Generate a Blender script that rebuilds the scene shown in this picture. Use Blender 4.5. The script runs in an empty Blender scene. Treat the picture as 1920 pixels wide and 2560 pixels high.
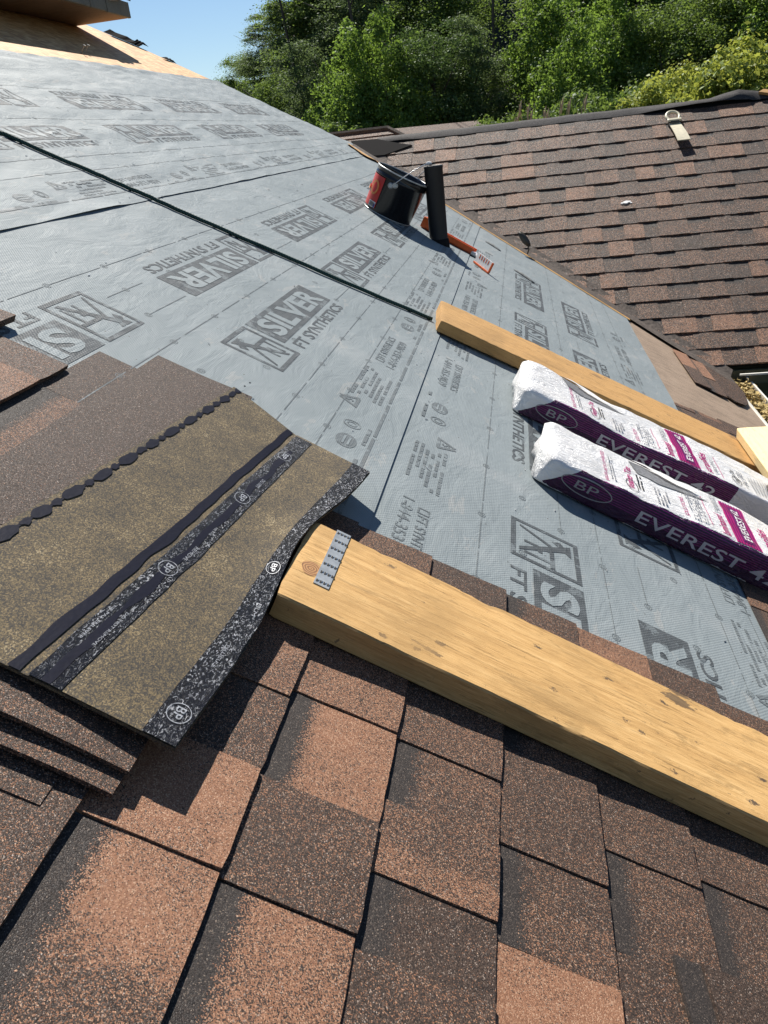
import bpy, bmesh, math, random
import numpy as np
from mathutils import Vector, Matrix, noise

random.seed(7); rng = np.random.default_rng(7)
SC = bpy.context.scene; COL = SC.collection
U = 0.69                                   # one measuring unit of the survey, in metres
TH = math.radians(30.32)                   # 7-in-12 roof pitch
ST, CT = math.sin(TH), math.cos(TH)

# ------------------------------------------------------------------ camera, sky, sun, exposure
cam_d = bpy.data.cameras.new('camera'); cam = bpy.data.objects.new('camera', cam_d); COL.objects.link(cam)
R_ = Vector((0.98407158, 0.14276328, -0.10593289)); U_ = Vector((0.03800153, 0.41318281, 0.90985485)); F_ = Vector((-0.17366351, 0.89938791, -0.40117624))
CAMP = Vector((ST, 0, CT)) * U
cam.matrix_world = Matrix(((R_.x, U_.x, -F_.x, CAMP.x), (R_.y, U_.y, -F_.y, CAMP.y), (R_.z, U_.z, -F_.z, CAMP.z), (0, 0, 0, 1)))
cam_d.sensor_fit = 'VERTICAL'; cam_d.sensor_height = 24; cam_d.lens = 24 * 2109 / 2560
cam_d.clip_start = 0.02; cam_d.clip_end = 2000
SC.camera = cam

SUN = Vector((0.21936, -0.58233, -0.7828))             # direction the light travels
w = bpy.data.worlds.new('World'); SC.world = w; w.use_nodes = True
nt = w.node_tree; bg = nt.nodes['Background']
sky = nt.nodes.new('ShaderNodeTexSky'); sky.sky_type = 'NISHITA'; sky.sun_disc = False
sky.sun_elevation = math.asin(-SUN.z); sky.sun_rotation = math.atan2(-SUN.x, -SUN.y)
sky.air_density = 1.0; sky.dust_density = 0.0; sky.ozone_density = 4.0
nt.links.new(sky.outputs[0], bg.inputs[0]); bg.inputs[1].default_value = 0.055
sl = bpy.data.lights.new('sun', 'SUN'); so = bpy.data.objects.new('sun', sl); COL.objects.link(so)
sl.energy = 4.8; sl.angle = math.radians(0.5); sl.color = (1.0, 0.95, 0.87)
so.rotation_euler = SUN.to_track_quat('-Z', 'Y').to_euler(); so.location = (-10, 20, 30)
SC.view_settings.view_transform = 'Standard'; SC.view_settings.look = 'None'
SC.view_settings.exposure = 0.85; SC.view_settings.gamma = 1; SC.view_settings.use_curve_mapping = False
SC.render.engine = 'CYCLES'

# ------------------------------------------------------------------ node helpers
def new_mat(name):
    m = bpy.data.materials.new(name); m.use_nodes = True
    nt = m.node_tree; b = nt.nodes['Principled BSDF']
    return m, nt, b
def N(nt, kind, **kw):
    n = nt.nodes.new(kind)
    for k, v in kw.items(): setattr(n, k, v)
    return n
def L(nt, a, b): nt.links.new(a, b)
def val(nt, node_in, v):
    if hasattr(v, 'is_output'): L(nt, v, node_in)
    else: node_in.default_value = v
def math_(nt, op, a, b=0.0, c=0.0, clamp=False):
    n = N(nt, 'ShaderNodeMath', operation=op, use_clamp=clamp)
    val(nt, n.inputs[0], a); val(nt, n.inputs[1], b); val(nt, n.inputs[2], c)
    return n.outputs[0]
def mix(nt, f, a, b, blend='MIX'):
    n = N(nt, 'ShaderNodeMix', data_type='RGBA', blend_type=blend)
    val(nt, n.inputs[0], f)
    for i, v in ((6, a), (7, b)):
        if hasattr(v, 'is_output'): L(nt, v, n.inputs[i])
        else: n.inputs[i].default_value = (*v, 1)
    return n.outputs[2]
def ramp(nt, f, stops, interp='LINEAR'):
    n = N(nt, 'ShaderNodeValToRGB'); n.color_ramp.interpolation = interp
    e = n.color_ramp.elements
    while len(e) < len(stops): e.new(0.5)
    for i, (p, c) in enumerate(stops):
        e[i].position = p; e[i].color = (*c, 1) if len(c) == 3 else c
    L(nt, f, n.inputs[0]); return n.outputs[0]
def noise_n(nt, vec, scale, detail=4, rough=0.55, dist=0.0):
    n = N(nt, 'ShaderNodeTexNoise'); n.inputs['Scale'].default_value = scale; n.inputs['Detail'].default_value = detail
    n.inputs['Roughness'].default_value = rough; n.inputs['Distortion'].default_value = dist
    if vec is not None: L(nt, vec, n.inputs['Vector'])
    return n.outputs[0]
def voro(nt, vec, scale, feature='F1', out='Color', rnd=1.0):
    n = N(nt, 'ShaderNodeTexVoronoi', feature=feature); n.inputs['Scale'].default_value = scale; n.inputs['Randomness'].default_value = rnd
    if vec is not None: L(nt, vec, n.inputs['Vector'])
    return n.outputs[out]
def objco(nt): return N(nt, 'ShaderNodeTexCoord').outputs['Object']
def pos(nt): return N(nt, 'ShaderNodeNewGeometry').outputs['Position']
def mapping(nt, vec, scale=(1, 1, 1), loc=(0, 0, 0), rot=(0, 0, 0)):
    n = N(nt, 'ShaderNodeMapping'); L(nt, vec, n.inputs[0])
    n.inputs['Scale'].default_value = scale; n.inputs['Location'].default_value = loc; n.inputs['Rotation'].default_value = rot
    return n.outputs[0]
def bump(nt, b, h, dist=0.002, strength=0.6):
    n = N(nt, 'ShaderNodeBump'); n.inputs['Distance'].default_value = dist; n.inputs['Strength'].default_value = strength
    L(nt, h, n.inputs['Height']); L(nt, n.outputs[0], b.inputs['Normal'])
def flat(name, col, rough=0.6, metal=0.0, spec=None, bumpy=0.0, scale=40, var=0.12):
    m, nt, b = new_mat(name)
    f = noise_n(nt, objco(nt), scale, 5)
    c0 = tuple(x * (1 - var) for x in col); c1 = tuple(min(1, x * (1 + var)) for x in col)
    L(nt, ramp(nt, f, [(0.3, c0), (0.7, c1)]), b.inputs['Base Color'])
    b.inputs['Roughness'].default_value = rough; b.inputs['Metallic'].default_value = metal
    if spec is not None: b.inputs['Specular IOR Level'].default_value = spec
    if bumpy: bump(nt, b, f, 0.002, bumpy)
    return m
def attr(nt, name):
    n = N(nt, 'ShaderNodeAttribute', attribute_type='OBJECT', attribute_name=name); return n.outputs['Fac']

# ------------------------------------------------------------------ materials
def granule_mat(name, scale, bstr, wear, gain):
    """mineral granules: each voronoi cell is one granule, black, brown or tan by the blend of its tab"""
    m, nt, b = new_mat(name)
    P = pos(nt); uv = N(nt, 'ShaderNodeUVMap'); sep = N(nt, 'ShaderNodeSeparateXYZ'); L(nt, uv.outputs[0], sep.inputs[0])
    cell = voro(nt, P, scale); s2 = N(nt, 'ShaderNodeSeparateColor'); L(nt, cell, s2.inputs[0])
    r1, r2, r3 = s2.outputs
    big = noise_n(nt, P, 45, 4, 0.6)
    mid = noise_n(nt, P, 10, 3)
    wob = math_(nt, 'MULTIPLY', math_(nt, 'SUBTRACT', big, 0.5), 0.34)
    along = math_(nt, 'ADD', sep.outputs[0], wob)
    t = N(nt, 'ShaderNodeMapRange', interpolation_type='SMOOTHSTEP')
    L(nt, along, t.inputs[0]); sp = attr(nt, 'split')
    L(nt, math_(nt, 'SUBTRACT', sp, 0.07), t.inputs[1]); L(nt, math_(nt, 'ADD', sp, 0.07), t.inputs[2])
    ta, tb = attr(nt, 'tone'), attr(nt, 'tone_end')
    tone = math_(nt, 'ADD', ta, math_(nt, 'MULTIPLY', math_(nt, 'SUBTRACT', tb, ta), t.outputs[0]))
    tone = math_(nt, 'MULTIPLY', tone, math_(nt, 'ADD', 1.0, math_(nt, 'MULTIPLY', math_(nt, 'SUBTRACT', mid, 0.5), 0.9)))
    tone = math_(nt, 'POWER', math_(nt, 'MAXIMUM', tone, 0.0), 1.55)
    tan = ramp(nt, r2, [(0.0, (0.17, 0.080, 0.046)), (0.45, (0.25, 0.120, 0.067)), (0.8, (0.33, 0.170, 0.098)), (1.0, (0.45, 0.29, 0.19))])
    drk = ramp(nt, r2, [(0.0, (0.017, 0.013, 0.011)), (0.45, (0.043, 0.028, 0.021)), (0.80, (0.082, 0.051, 0.036)), (0.94, (0.12, 0.082, 0.062)), (0.98, (0.24, 0.18, 0.14)), (1.0, (0.40, 0.33, 0.28))])
    isT = math_(nt, 'LESS_THAN', r1, tone)
    c = mix(nt, isT, drk, tan)
    # the printed shadow band of dark granules along the upper edge of a recessed tab
    dv = math_(nt, 'ADD', sep.outputs[1], math_(nt, 'MULTIPLY', math_(nt, 'SUBTRACT', big, 0.5), 0.12))
    isB = math_(nt, 'MULTIPLY', math_(nt, 'LESS_THAN', dv, math_(nt, 'ADD', attr(nt, 'band'), math_(nt, 'MULTIPLY', math_(nt, 'SUBTRACT', r3, 0.5), 0.15))), math_(nt, 'GREATER_THAN', attr(nt, 'band'), 0.01))
    bnd = ramp(nt, r2, [(0.0, (0.018, 0.015, 0.014)), (0.7, (0.040, 0.032, 0.028)), (0.92, (0.064, 0.050, 0.042)), (1.0, (0.18, 0.14, 0.11))])
    c = mix(nt, isB, c, bnd)
    if wear:
        dust = math_(nt, 'MULTIPLY', math_(nt, 'GREATER_THAN', noise_n(nt, P, 5, 5, 0.65), 0.60), wear)
        c = mix(nt, dust, c, (0.24, 0.20, 0.17))
    c = mix(nt, 1.0, c, (gain, gain, gain), 'MULTIPLY')
    L(nt, c, b.inputs['Base Color'])
    rr = math_(nt, 'ADD', math_(nt, 'MULTIPLY', r3, 0.5), 0.45); L(nt, rr, b.inputs['Roughness'])
    b.inputs['Specular IOR Level'].default_value = 0.28
    d = voro(nt, P, scale, 'F1', 'Distance')
    h = math_(nt, 'ADD', math_(nt, 'MULTIPLY', d, -1.0), math_(nt, 'MULTIPLY', r3, 0.9))
    bump(nt, b, h, 1.0 / scale * 0.8, bstr)
    return m
M = {}
M['shingle'] = granule_mat('asphalt_granules', 900, 0.6, 0.0, 1.0)
M['shingle_far'] = granule_mat('asphalt_granules_old', 300, 0.6, 0.02, 0.92)

def underlay(name, dark, faint=0.0):
    m, nt, b = new_mat(name)
    C = objco(nt)
    n1 = noise_n(nt, C, 3.0, 5, 0.6); n2 = noise_n(nt, C, 26, 4, 0.65)
    wv = N(nt, 'ShaderNodeTexWave', wave_type='BANDS', bands_direction='DIAGONAL'); wv.inputs['Scale'].default_value = 75; wv.inputs['Distortion'].default_value = 0.4
    L(nt, C, wv.inputs[0])
    w2 = N(nt, 'ShaderNodeTexWave', wave_type='BANDS', bands_direction='DIAGONAL'); w2.inputs['Scale'].default_value = 75
    L(nt, mapping(nt, C, (1, -1, 1)), w2.inputs[0])
    weave = math_(nt, 'MULTIPLY', wv.outputs['Fac'], w2.outputs['Fac'])
    base = ramp(nt, n1, [(0.3, (0.188, 0.216, 0.224)), (0.55, (0.215, 0.244, 0.252)), (0.72, (0.262, 0.284, 0.288))])
    base = mix(nt, math_(nt, 'MULTIPLY', weave, 0.16), base, (0.30, 0.33, 0.34))
    # ground-in dust and scuffs
    sc = math_(nt, 'MULTIPLY', math_(nt, 'GREATER_THAN', noise_n(nt, mapping(nt, C, (14, 5, 1)), 1.0, 6, 0.7, 0.6), 0.615), 0.30)
    base = mix(nt, sc, base, (0.35, 0.335, 0.31))
    spk = math_(nt, 'LESS_THAN', voro(nt, C, 30, 'F1', 'Distance'), 0.055)
    base = mix(nt, math_(nt, 'MULTIPLY', spk, math_(nt, 'GREATER_THAN', n2, 0.5)), base, (0.06, 0.05, 0.045))
    if dark:
        ink = ramp(nt, n2, [(0.35, (0.052, 0.058, 0.062)), (0.65, (0.080, 0.088, 0.094))])
        worn = math_(nt, 'ADD', math_(nt, 'MULTIPLY', weave, 0.30), math_(nt, 'MULTIPLY', math_(nt, 'GREATER_THAN', noise_n(nt, C, 18, 5, 0.7), 0.57), 0.40), clamp=True)
        if faint: worn = math_(nt, 'ADD', worn, faint, clamp=True)
        base = mix(nt, worn, ink, base)
    L(nt, base, b.inputs['Base Color'])
    b.inputs['Roughness'].default_value = 0.6; b.inputs['Specular IOR Level'].default_value = 0.15
    wr = noise_n(nt, mapping(nt, C, (9, 3.5, 1)), 1.6, 6, 0.62, 0.8)
    h = math_(nt, 'ADD', math_(nt, 'MULTIPLY', wr, 0.009), math_(nt, 'MULTIPLY', weave, 0.0009))
    bump(nt, b, h, 1.0, 0.6)
    return m
M['underlay'] = underlay('synthetic_underlayment', False)
M['ink'] = underlay('underlayment_print', True)
M['ink_faint'] = underlay('underlayment_small_print', True, 0.36)

def wood(name, c0, c1, c2, stains=0.0, knots=True, rough=0.7, grain=1.0):
    """grain runs along local X"""
    m, nt, b = new_mat(name)
    C = objco(nt)
    g1 = noise_n(nt, mapping(nt, C, (2.0, 40, 40)), 2.2 * grain, 8, 0.68, 0.35)
    g2 = noise_n(nt, mapping(nt, C, (12, 330, 330)), 2.0 * grain, 6, 0.75, 0.15)
    f = math_(nt, 'ADD', math_(nt, 'MULTIPLY', g1, 0.42), math_(nt, 'MULTIPLY', g2, 0.58))
    c = ramp(nt, f, [(0.34, c0), (0.5, c1), (0.66, c2)])
    crk = math_(nt, 'GREATER_THAN', noise_n(nt, mapping(nt, C, (11, 260, 260), (3, 1, 0)), 1.3, 5, 0.68, 0.3), 0.625)
    c = mix(nt, math_(nt, 'MULTIPLY', crk, 0.5), c, tuple(x * 0.28 for x in c0))
    if knots:
        v = voro(nt, mapping(nt, C, (1.0, 1.3, 1.0)), 3.1, 'F1', 'Distance')
        k = ramp(nt, v, [(0.0, (1, 1, 1)), (0.045, (1, 1, 1)), (0.075, (0, 0, 0))])
        c = mix(nt, math_(nt, 'MULTIPLY', k, 0.6), c, tuple(x * 0.45 for x in c0))
    if stains:
        a = voro(nt, mapping(nt, C, (15, 26, 6), (0.4, 0.1, 0)), 1.0, 'F1', 'Distance')
        a = math_(nt, 'ADD', a, math_(nt, 'MULTIPLY', noise_n(nt, C, 110, 7, 0.8), 0.66))
        s = math_(nt, 'LESS_THAN', a, 0.455)
        b2 = math_(nt, 'ADD', voro(nt, mapping(nt, C, (5.2, 9, 4), (1.4, 3.1, 0)), 1.0, 'F1', 'Distance'), math_(nt, 'MULTIPLY', noise_n(nt, mapping(nt, C, (30, 75, 40)), 1.0, 6, 0.75), 0.8))
        s = math_(nt, 'MAXIMUM', s, math_(nt, 'MULTIPLY', math_(nt, 'LESS_THAN', b2, 0.545), 0.85))
        sm = noise_n(nt, mapping(nt, C, (7, 30, 30), (9, 4, 0)), 1.0, 7, 0.78, 0.8)
        c = mix(nt, ramp(nt, sm, [(0.54, (0, 0, 0)), (0.64, (0.55, 0.55, 0.55))]), c, tuple(x * 0.42 for x in c1))
        a2 = noise_n(nt, mapping(nt, C, (60, 190, 60), (7, 2, 0)), 1.0, 5, 0.7, 0.6)
        s = math_(nt, 'MAXIMUM', s, math_(nt, 'MULTIPLY', math_(nt, 'GREATER_THAN', a2, 0.665), 0.75))
        c = mix(nt, math_(nt, 'MULTIPLY', s, stains), c, (0.07, 0.052, 0.04))
        p = noise_n(nt, C, 7, 4, 0.6)
        c = mix(nt, ramp(nt, p, [(0.48, (0, 0, 0)), (0.70, (0.7, 0.7, 0.7))]), c, tuple(x * 0.68 for x in c1))
    L(nt, c, b.inputs['Base Color']); b.inputs['Roughness'].default_value = rough; b.inputs['Specular IOR Level'].default_value = 0.25
    bump(nt, b, math_(nt, 'SUBTRACT', f, math_(nt, 'MULTIPLY', crk, 0.6)), 0.003, 0.55)
    return m
M['plank'] = wood('weathered_pine', (0.33, 0.180, 0.064), (0.56, 0.335, 0.128), (0.73, 0.485, 0.22), 0.9)
M['plank2'] = wood('golden_pine', (0.38, 0.205, 0.070), (0.48, 0.275, 0.100), (0.55, 0.33, 0.135), 0.6)
M['plank3'] = wood('fresh_pine', (0.66, 0.50, 0.24), (0.76, 0.61, 0.33), (0.80, 0.67, 0.40), 0.0)
M['ply'] = wood('weathered_plywood', (0.17, 0.120, 0.085), (0.29, 0.215, 0.155), (0.38, 0.295, 0.22), 0.35, False)
M['soffit'] = wood('soffit_plywood', (0.20, 0.13, 0.085), (0.27, 0.18, 0.12), (0.33, 0.23, 0.16), 0.2, False)

def osb():
    m, nt, b = new_mat('osb')
    C = objco(nt)
    cells = None
    a = voro(nt, mapping(nt, C, (60, 13, 20), rot=(0, 0, 0.5)), 1.0); c_ = voro(nt, mapping(nt, C, (20, 52, 20), (2, 5, 1), rot=(0, 0, -0.35)), 1.0)
    s1 = N(nt, 'ShaderNodeSeparateColor'); L(nt, a, s1.inputs[0]); s2 = N(nt, 'ShaderNodeSeparateColor'); L(nt, c_, s2.inputs[0])
    f = math_(nt, 'MULTIPLY', math_(nt, 'ADD', s1.outputs[0], s2.outputs[1]), 0.5)
    f = math_(nt, 'ADD', math_(nt, 'MULTIPLY', f, 0.7), math_(nt, 'MULTIPLY', noise_n(nt, C, 30, 5, 0.7), 0.3))
    L(nt, ramp(nt, f, [(0.25, (0.36, 0.175, 0.055)), (0.5, (0.52, 0.28, 0.10)), (0.78, (0.66, 0.42, 0.19))]), b.inputs['Base Color'])
    b.inputs['Roughness'].default_value = 0.65; bump(nt, b, f, 0.003, 0.4)
    return m
M['osb'] = osb()

def feltback():
    """sanded back of a shingle: tan and grey mineral dust"""
    m, nt, b = new_mat('shingle_back_sand')
    C = objco(nt)
    cell = voro(nt, mapping(nt, C, (1, 0.6, 1)), 800); s = N(nt, 'ShaderNodeSeparateColor'); L(nt, cell, s.inputs[0])
    blot = noise_n(nt, C, 16, 5, 0.65)
    f = math_(nt, 'ADD', math_(nt, 'ADD', math_(nt, 'MULTIPLY', s.outputs[0], 0.48), math_(nt, 'MULTIPLY', noise_n(nt, C, 130, 3, 0.7), 0.22)), math_(nt, 'MULTIPLY', blot, 0.50))
    c = ramp(nt, f, [(0.30, (0.036, 0.033, 0.031)), (0.50, (0.060, 0.052, 0.041)), (0.64, (0.105, 0.082, 0.050)), (0.82, (0.180, 0.134, 0.072)), (0.97, (0.40, 0.33, 0.21))])
    L(nt, c, b.inputs['Base Color']); b.inputs['Roughness'].default_value = 0.8; b.inputs['Specular IOR Level'].default_value = 0.2
    bump(nt, b, s.outputs[1], 0.0012, 0.8)
    return m
M['back'] = feltback()
def film():
    """release film over the sealant: black with silvery flecks"""
    m, nt, b = new_mat('release_film')
    C = objco(nt)
    a = noise_n(nt, mapping(nt, C, (1.9, .8, 1)), 150, 4, 0.6, 1.6)
    bgt = noise_n(nt, C, 9, 3)
    c = ramp(nt, a, [(0.0, (0.009, 0.010, 0.013)), (0.54, (0.012, 0.013, 0.018)), (0.575, (0.14, 0.145, 0.15)), (0.64, (0.62, 0.63, 0.66))])
    c = mix(nt, ramp(nt, bgt, [(0.4, (0, 0, 0)), (0.65, (0.6, 0.6, 0.6))]), c, (0.012, 0.014, 0.024))
    L(nt, c, b.inputs['Base Color']); b.inputs['Roughness'].default_value = 0.24; b.inputs['Specular IOR Level'].default_value = 0.4
    bump(nt, b, noise_n(nt, mapping(nt, C, (2.2, 1, 1)), 90, 5, 0.7, 1.8), 0.012, 0.8)
    return m
M['film'] = film()
M['sealant'] = flat('asphalt_sealant', (0.006, 0.007, 0.016), 0.6, spec=0.06, bumpy=0.3, scale=120)
M['filmtext'] = flat('silver_print', (0.26, 0.27, 0.29), 0.4, var=0.7, scale=220)
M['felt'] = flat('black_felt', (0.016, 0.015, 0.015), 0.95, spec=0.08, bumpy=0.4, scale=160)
M['flashing'] = flat('weathered_roll_roofing', (0.085, 0.070, 0.060), 0.85, spec=0.15, bumpy=0.8, scale=60, var=0.5)
M['ridgecap'] = flat('ridge_felt', (0.045, 0.042, 0.042), 0.8, spec=0.2, bumpy=0.9, scale=110, var=0.6)
M['blackplastic'] = flat('black_pail_plastic', (0.010, 0.010, 0.011), 0.22, spec=0.5)
M['abs'] = flat('matt_black_pipe', (0.009, 0.009, 0.010), 0.55, bumpy=0.2, scale=20)
M['red'] = flat('red_label_paper', (0.50, 0.022, 0.022), 0.4)
M['labelwhite'] = flat('white_label_paper', (0.72, 0.70, 0.68), 0.5)
M['labelgold'] = flat('orange_label_ink', (0.62, 0.22, 0.06), 0.5)
M['labelblue'] = flat('blue_label_ink', (0.05, 0.05, 0.22), 0.5)
M['wire'] = flat('galvanised_wire', (0.62, 0.62, 0.62), 0.3, 0.6)
M['zinc'] = flat('galvanised_plate', (0.42, 0.43, 0.42), 0.38, 0.55, bumpy=0.2, scale=60, var=0.2)
M['dark'] = flat('dark_slot', (0.02, 0.018, 0.016), 0.8)
M['anchor'] = flat('cream_anchor_paint', (0.62, 0.56, 0.40), 0.4)
M['orange'] = flat('orange_plastic', (0.62, 0.11, 0.02), 0.4)
M['rope'] = None
M['white'] = flat('white_dropping', (0.75, 0.73, 0.70), 0.6)
M['siding'] = flat('olive_siding', (0.085, 0.080, 0.042), 0.6, bumpy=0.2, scale=12)
M['gutter'] = flat('cream_gutter_enamel', (0.66, 0.64, 0.58), 0.4, var=0.06)
M['fascia'] = wood('grey_green_fascia', (0.13, 0.125, 0.095), (0.20, 0.19, 0.15), (0.27, 0.255, 0.20), 0.3, False)
M['litter'] = flat('dry_leaf_litter', (0.36, 0.26, 0.09), 0.8, var=0.6, scale=60)
M['bark'] = flat('bark', (0.055, 0.045, 0.036), 0.9, bumpy=0.8, scale=25, var=0.4)
M['reed'] = flat('dry_reed', (0.42, 0.33, 0.20), 0.8, var=0.3)
M['brownleaf'] = flat('dark_leaf', (0.05, 0.042, 0.03), 0.5)
M['trunkdark'] = M['bark']

def rope_mat():
    m, nt, b = new_mat('green_rope')
    C = objco(nt)
    wv = N(nt, 'ShaderNodeTexWave', wave_type='BANDS', bands_direction='DIAGONAL'); wv.inputs['Scale'].default_value = 55; wv.inputs['Distortion'].default_value = 1.0
    L(nt, C, wv.inputs[0])
    L(nt, ramp(nt, wv.outputs['Fac'], [(0.2, (0.004, 0.020, 0.017)), (0.8, (0.018, 0.075, 0.058))]), b.inputs['Base Color'])
    b.inputs['Roughness'].default_value = 0.6; bump(nt, b, wv.outputs['Fac'], 0.003, 0.8)
    return m
M['rope'] = rope_mat()

def wrapper():
    """poly wrapper of a bundle: white, the long side printed in striped purple (local x along, z up)"""
    m, nt, b = new_mat('bundle_wrapper')
    C = objco(nt); s = N(nt, 'ShaderNodeSeparateXYZ'); L(nt, C, s.inputs[0]); x, y, z = s.outputs
    n = noise_n(nt, C, 22, 4, 0.6)
    lim = math_(nt, 'ADD', math_(nt, 'MULTIPLY', z, 1.05), math_(nt, 'ADD', 0.008, math_(nt, 'MULTIPLY', math_(nt, 'SUBTRACT', n, 0.5), 0.01)))
    inx = math_(nt, 'MULTIPLY', math_(nt, 'GREATER_THAN', x, lim), math_(nt, 'LESS_THAN', x, attr(nt, 'print_end')))
    yl = math_(nt, 'ADD', 0.0105, math_(nt, 'MULTIPLY', math_(nt, 'SUBTRACT', noise_n(nt, mapping(nt, C, (1, 0, 0)), 9, 4, 0.6), 0.5), 0.030))
    pur = math_(nt, 'MULTIPLY', inx, math_(nt, 'LESS_THAN', y, yl))
    wv = math_(nt, 'SINE', math_(nt, 'MULTIPLY', math_(nt, 'ADD', z, math_(nt, 'MULTIPLY', n, 0.004)), 1050))
    top = math_(nt, 'GREATER_THAN', z, 0.034)
    stripe = math_(nt, 'MULTIPLY', math_(nt, 'GREATER_THAN', wv, 0.72), top)
    pc = mix(nt, stripe, (0.040, 0.007, 0.038), (0.24, 0.012, 0.17))
    grey = math_(nt, 'MULTIPLY', math_(nt, 'GREATER_THAN', x, attr(nt, 'print_end')), math_(nt, 'LESS_THAN', y, 0.010))
    wc = mix(nt, math_(nt, 'MULTIPLY', grey, 0.6), ramp(nt, n, [(0.3, (0.78, 0.77, 0.76)), (0.7, (0.86, 0.86, 0.86))]), (0.36, 0.34, 0.40))
    L(nt, mix(nt, pur, wc, pc), b.inputs['Base Color'])
    b.inputs['Roughness'].default_value = 0.22; b.inputs['Specular IOR Level'].default_value = 0.5
    w1 = math_(nt, 'ABSOLUTE', math_(nt, 'SUBTRACT', noise_n(nt, mapping(nt, C, (11, 24, 24)), 1.1, 5, 0.6, 1.6), 0.5))
    w2 = math_(nt, 'ABSOLUTE', math_(nt, 'SUBTRACT', noise_n(nt, mapping(nt, C, (34, 60, 60), (1, 2, 3)), 1.0, 5, 0.65, 2.0), 0.5))
    bump(nt, b, math_(nt, 'ADD', w1, math_(nt, 'MULTIPLY', w2, 0.45)), 0.022, 0.75)
    return m
M['wrapper'] = wrapper()
M['inkpink'] = flat('magenta_ink', (0.42, 0.015, 0.16), 0.4)
M['inkpurple'] = flat('purple_ink', (0.13, 0.008, 0.10), 0.4)
M['inkblack'] = flat('black_ink', (0.03, 0.03, 0.03), 0.4)
M['inkgrey'] = flat('grey_ink', (0.25, 0.25, 0.26), 0.4)
M['inksilver'] = flat('silver_ink', (0.42, 0.40, 0.43), 0.35)
M['tear'] = flat('torn_hole_shingle', (0.16, 0.16, 0.165), 0.6, var=0.5, scale=150)

def leaf_mat(name, c0, c1, c2, trans):
    m, nt, b = new_mat(name)
    nt.nodes.remove(b); out = nt.nodes['Material Output']
    a = N(nt, 'ShaderNodeAttribute', attribute_name='tint'); oi = N(nt, 'ShaderNodeObjectInfo')
    f = math_(nt, 'ADD', math_(nt, 'MULTIPLY', a.outputs['Fac'], 0.75), math_(nt, 'MULTIPLY', oi.outputs['Random'], 0.25))
    c = ramp(nt, f, [(0.1, c0), (0.55, c1), (0.95, c2)])
    d = N(nt, 'ShaderNodeBsdfDiffuse'); L(nt, c, d.inputs[0])
    t = N(nt, 'ShaderNodeBsdfTranslucent'); L(nt, mix(nt, 0.5, c, tuple(min(1, x * 1.9) for x in c2)), t.inputs[0])
    g = N(nt, 'ShaderNodeBsdfGlossy'); g.inputs['Roughness'].default_value = 0.55; g.inputs[0].default_value = (0.9, 0.95, 0.9, 1)
    m1 = N(nt, 'ShaderNodeMixShader'); m1.inputs[0].default_value = trans; L(nt, d.outputs[0], m1.inputs[1]); L(nt, t.outputs[0], m1.inputs[2])
    m2 = N(nt, 'ShaderNodeMixShader'); m2.inputs[0].default_value = 0.03; L(nt, m1.outputs[0], m2.inputs[1]); L(nt, g.outputs[0], m2.inputs[2])
    L(nt, m2.outputs[0], out.inputs[0])
    return m
M['leaf_dark'] = leaf_mat('leaf_dark', (0.032, 0.061, 0.020), (0.059, 0.105, 0.027), (0.104, 0.159, 0.037), 0.30)
M['leaf_mid'] = leaf_mat('leaf_mid', (0.041, 0.078, 0.017), (0.085, 0.144, 0.027), (0.159, 0.220, 0.039), 0.45)
M['leaf_blue'] = leaf_mat('leaf_bluish', (0.039, 0.071, 0.027), (0.078, 0.122, 0.044), (0.146, 0.195, 0.063), 0.42)
M['leaf_bright'] = leaf_mat('leaf_bright', (0.049, 0.102, 0.017), (0.105, 0.183, 0.027), (0.183, 0.268, 0.041), 0.48)
M['leaf_yellow'] = leaf_mat('leaf_yellow', (0.10, 0.15, 0.020), (0.19, 0.26, 0.035), (0.33, 0.33, 0.06), 0.42)
M['soil'] = flat('forest_floor', (0.016, 0.017, 0.010), 0.95, bumpy=0.8, scale=2, var=0.6)
M['lawn'] = flat('lawn_ground', (0.045, 0.060, 0.022), 0.95, bumpy=0.6, scale=3, var=0.4)

# ------------------------------------------------------------------ object helpers
def link(name, me, mat=None, parent=None, loc=(0, 0, 0), rot=(0, 0, 0), scale=(1, 1, 1)):
    o = bpy.data.objects.new(name, me); COL.objects.link(o)
    if mat is not None and me is not None and len(me.materials) == 0:
        for m in (mat if isinstance(mat, (list, tuple)) else [mat]): me.materials.append(m)
    o.location = loc; o.rotation_euler = rot; o.scale = scale
    if parent: o.parent = parent
    return o
def tag(o, label=None, cat=None, group=None, kind=None):
    if label: o['label'] = label
    if cat: o['category'] = cat
    if group: o['group'] = group
    if kind: o['kind'] = kind
    return o
def root(name, label, cat, loc=(0, 0, 0), rot=(0, 0, 0), group=None):
    return tag(link(name, None, loc=loc, rot=rot), label, cat, group)
def mesh(name, v, f, smooth=False):
    me = bpy.data.meshes.new(name); me.from_pydata([tuple(p) for p in v], [], f); me.update()
    if smooth: me.polygons.foreach_set('use_smooth', [True] * len(me.polygons))
    return me
def bm_mesh(name, bm, smooth=False):
    bmesh.ops.recalc_face_normals(bm, faces=bm.faces)
    me = bpy.data.meshes.new(name); bm.to_mesh(me); bm.free()
    if smooth: me.polygons.foreach_set('use_smooth', [True] * len(me.polygons))
    return me
def add_box(bm, c, s, rot=None):
    mt = Matrix.Translation(c) @ (rot.to_4x4() if rot else Matrix.Identity(4)) @ Matrix.Diagonal((*s, 1))
    return bmesh.ops.create_cube(bm, size=1, matrix=mt)['verts']
def add_bev_box(bm, c, s, b, rot=None):
    vs = add_box(bm, c, s, rot); es = list({e for v in vs for e in v.link_edges})
    bmesh.ops.bevel(bm, geom=es, offset=b, segments=2, affect='EDGES', profile=0.5)
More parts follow.
